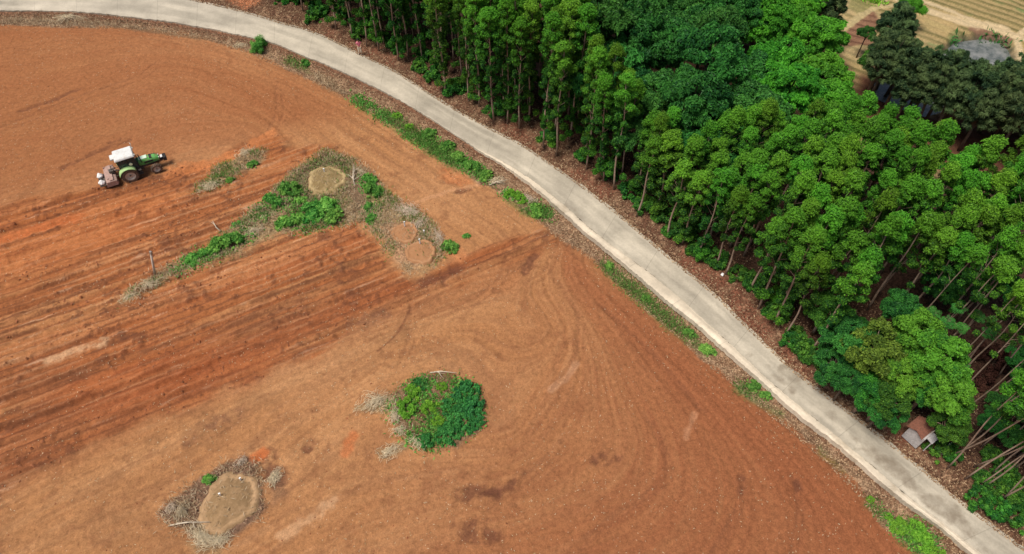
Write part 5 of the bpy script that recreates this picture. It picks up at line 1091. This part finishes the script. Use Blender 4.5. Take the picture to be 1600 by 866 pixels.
cover('grass', [(TRIp,120),(PATp,150),(CIRp,80)]+[(q,230) for q in GVP[:8]], grass_m, 'ragged green and yellowish grass on the verge and the unploughed islands', .30, .05, .75, .45, .47, .55, 3)
WST = PP([(262,420),(300,395),(350,365),(385,345),(400,318),(430,288),(470,290),(478,312),(530,320),(542,345),(480,360),(410,372),(380,388),(330,407),(280,426)])
weed_p = [(WST,170),(PP([(560,265),(590,290),(600,320),(575,350),(566,320)]),120)]+[(q,200) for q in GVP[1:3]+GVP[7:8]]+[(CIRp,230)]
cover('weeds', weed_p, weed_m, 'low green weeds thick along the verge and on the round island', .2, .12, 1.1, .45, .45, .8, 8)
cover('dry_grass', [(GVP[8],120),(GVP[9],120),(TRIp,230),(PATp,200),(LLp,200),(CIRp,30),(PP([(590,350),(640,335),(690,375),(690,395),(650,420),(615,400)]),60),(PP([(555,635),(590,618),(620,620),(615,650),(580,640)]),80)], straw_m, 'pale dead grass matted on the unploughed islands', .32, .035, 1.15, .3, .42, .7, 12)
# fallen leaves along both sides of the road and under the trees
vp = []
def band(line, d0, d1, sgn, n_):
    ln_ = resample(line, .5); t = rng.random(n_)*(len(ln_)-2); i = t.astype(int); p = ln_[i]*(1-(t-i))[:,None]+ln_[i+1]*(t-i)[:,None]; d = ln_[i+1]-ln_[i]; d /= np.linalg.norm(d, axis=1)[:,None]
    nn = np.stack([-d[:,1], d[:,0]], 1)*sgn; return p+nn*(d0+(d1-d0)*rng.random(n_)**1.3)[:,None]
lines = [band(RR, -.25, 3.2, 1, 34000), band(RR, 1.5, 9, 1, 26000), band(RL, .3, 2.6, -1, 26000)]
p = np.concatenate(lines); p = p[(p[:,0] > -60) & (p[:,0] < 50) & (p[:,1] < 75) & (p[:,1] > 10)]
dfe, sfe, _ = segdist(p[:,0], p[:,1], FIELD_E); p = p[~((sfe < 0) & (dfe > .4))]
n_ = len(p); onr = segdist(p[:,0], p[:,1], RRc); onz = np.where(onr[1] < 0, .03, .0)
zz = np.maximum(hz(p[:,0], p[:,1]), np.where((onr[1] < 0) & (onr[0] < .3), .0, -99))+.03; D_ = rsph(n_); D_[:,2] *= .35; N_ = np.stack([rng.normal(size=n_)*.4, rng.normal(size=n_)*.4, np.ones(n_)], 1)
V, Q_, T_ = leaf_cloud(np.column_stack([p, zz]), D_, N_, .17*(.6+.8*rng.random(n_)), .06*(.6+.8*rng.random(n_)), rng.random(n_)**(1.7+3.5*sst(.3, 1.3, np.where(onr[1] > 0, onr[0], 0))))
o = obj('leaf_litter', leafmesh('leaf_litter', (V, Q_, T_), litter_m)); tag(o, 'brown and tan fallen leaves strewn along both road edges and under the trees', None, None, 'stuff')
# clods of earth in the worked field
n_ = 30000; q = np.column_stack([rng.uniform(-58, 34, n_), rng.uniform(11, 68, n_)]); dfe, sfe, _ = segdist(q[:,0], q[:,1], FIELD_E); q = q[(sfe < 0) & (dfe > .3)]
ip = inside(q[:,0], q[:,1], PP(PLOUGH_PX)); keep = ip | (rng.random(len(q)) < .3); q = q[keep]; ip = ip[keep]
uu, vv_ = uv(q[:,0], q[:,1]); kk_ = (~ip) | (fbm(uu*1.0, vv_*.06, 60, 3) > .45); q = q[kk_]; ip = ip[kk_]
for pl_ in (TRIp, CIRp, LLp): 
    k = ~inside(q[:,0], q[:,1], pl_); q = q[k]; ip = ip[k]
n_ = len(q); r_ = (.025+.075*rng.random(n_)**3)*np.where(ip, 1.3, .7); zz = hz(q[:,0], q[:,1])
oc = np.array([(1,0,0),(0,1,0),(-1,0,0),(0,-1,0),(0,0,.8),(0,0,-.5)]); V = (oc[None]+rng.normal(size=(n_,6,3))*.22)*r_[:,None,None]+np.column_stack([q, zz])[:,None]
tr_ = np.array([(0,1,4),(1,2,4),(2,3,4),(3,0,4),(1,0,5),(2,1,5),(3,2,5),(0,3,5)]); T_ = (tr_[None]+(np.arange(n_)*6)[:,None,None]).reshape(-1, 3)
o = obj('soil_clods', mesh_np('soil_clods', V.reshape(-1,3), None, T_, mat=clod_m)); tag(o, 'loose red clods lying over the ploughed and raked soil', None, None, 'stuff')
# straw bits turned up by the plough
n_ = 16000; q = np.column_stack([rng.uniform(-58, 34, n_), rng.uniform(11, 68, n_)]); dfe, sfe, _ = segdist(q[:,0], q[:,1], FIELD_E); q = q[(sfe < 0) & (dfe > .1)]; dfe = dfe[(sfe < 0) & (dfe > .1)]
q = q[(fbm(q[:,0]*.3, q[:,1]*.3, 77, 3) > .5) | (dfe < 2.0)]
n_ = len(q); D_ = rsph(n_); D_[:,2] *= .2; N_ = np.stack([rng.normal(size=n_)*.3, rng.normal(size=n_)*.3, np.ones(n_)], 1)
V, Q_, T_ = leaf_cloud(np.column_stack([q, hz(q[:,0], q[:,1])+.035]), D_, N_, .13*(.5+rng.random(n_)), .03*(.5+rng.random(n_)), rng.random(n_))
o = obj('straw_bits', leafmesh('straw_bits', (V, Q_, T_), straw_m)); tag(o, 'scattered pale straw bits lying on the red soil', None, None, 'stuff')
cover('reeds', [(PL([(1530,56),(1560,60),(1580,72),(1578,80),(1560,68),(1530,61)]),30),(PL([(1486,62),(1500,58),(1498,66),(1484,76)]),25)], weed_dk, 'dark green reeds on the upper rim of the pond', .7, .16, .8, .5)
# yellow-green crop bed far at the top right
cover('crop', [(PP([(1325,-8),(1345,-10),(1376,6),(1372,14),(1352,8)], -8),60)], lime_m, 'yellow-green leafy crop bed beside the dirt track', .5, .25, .9, .7)
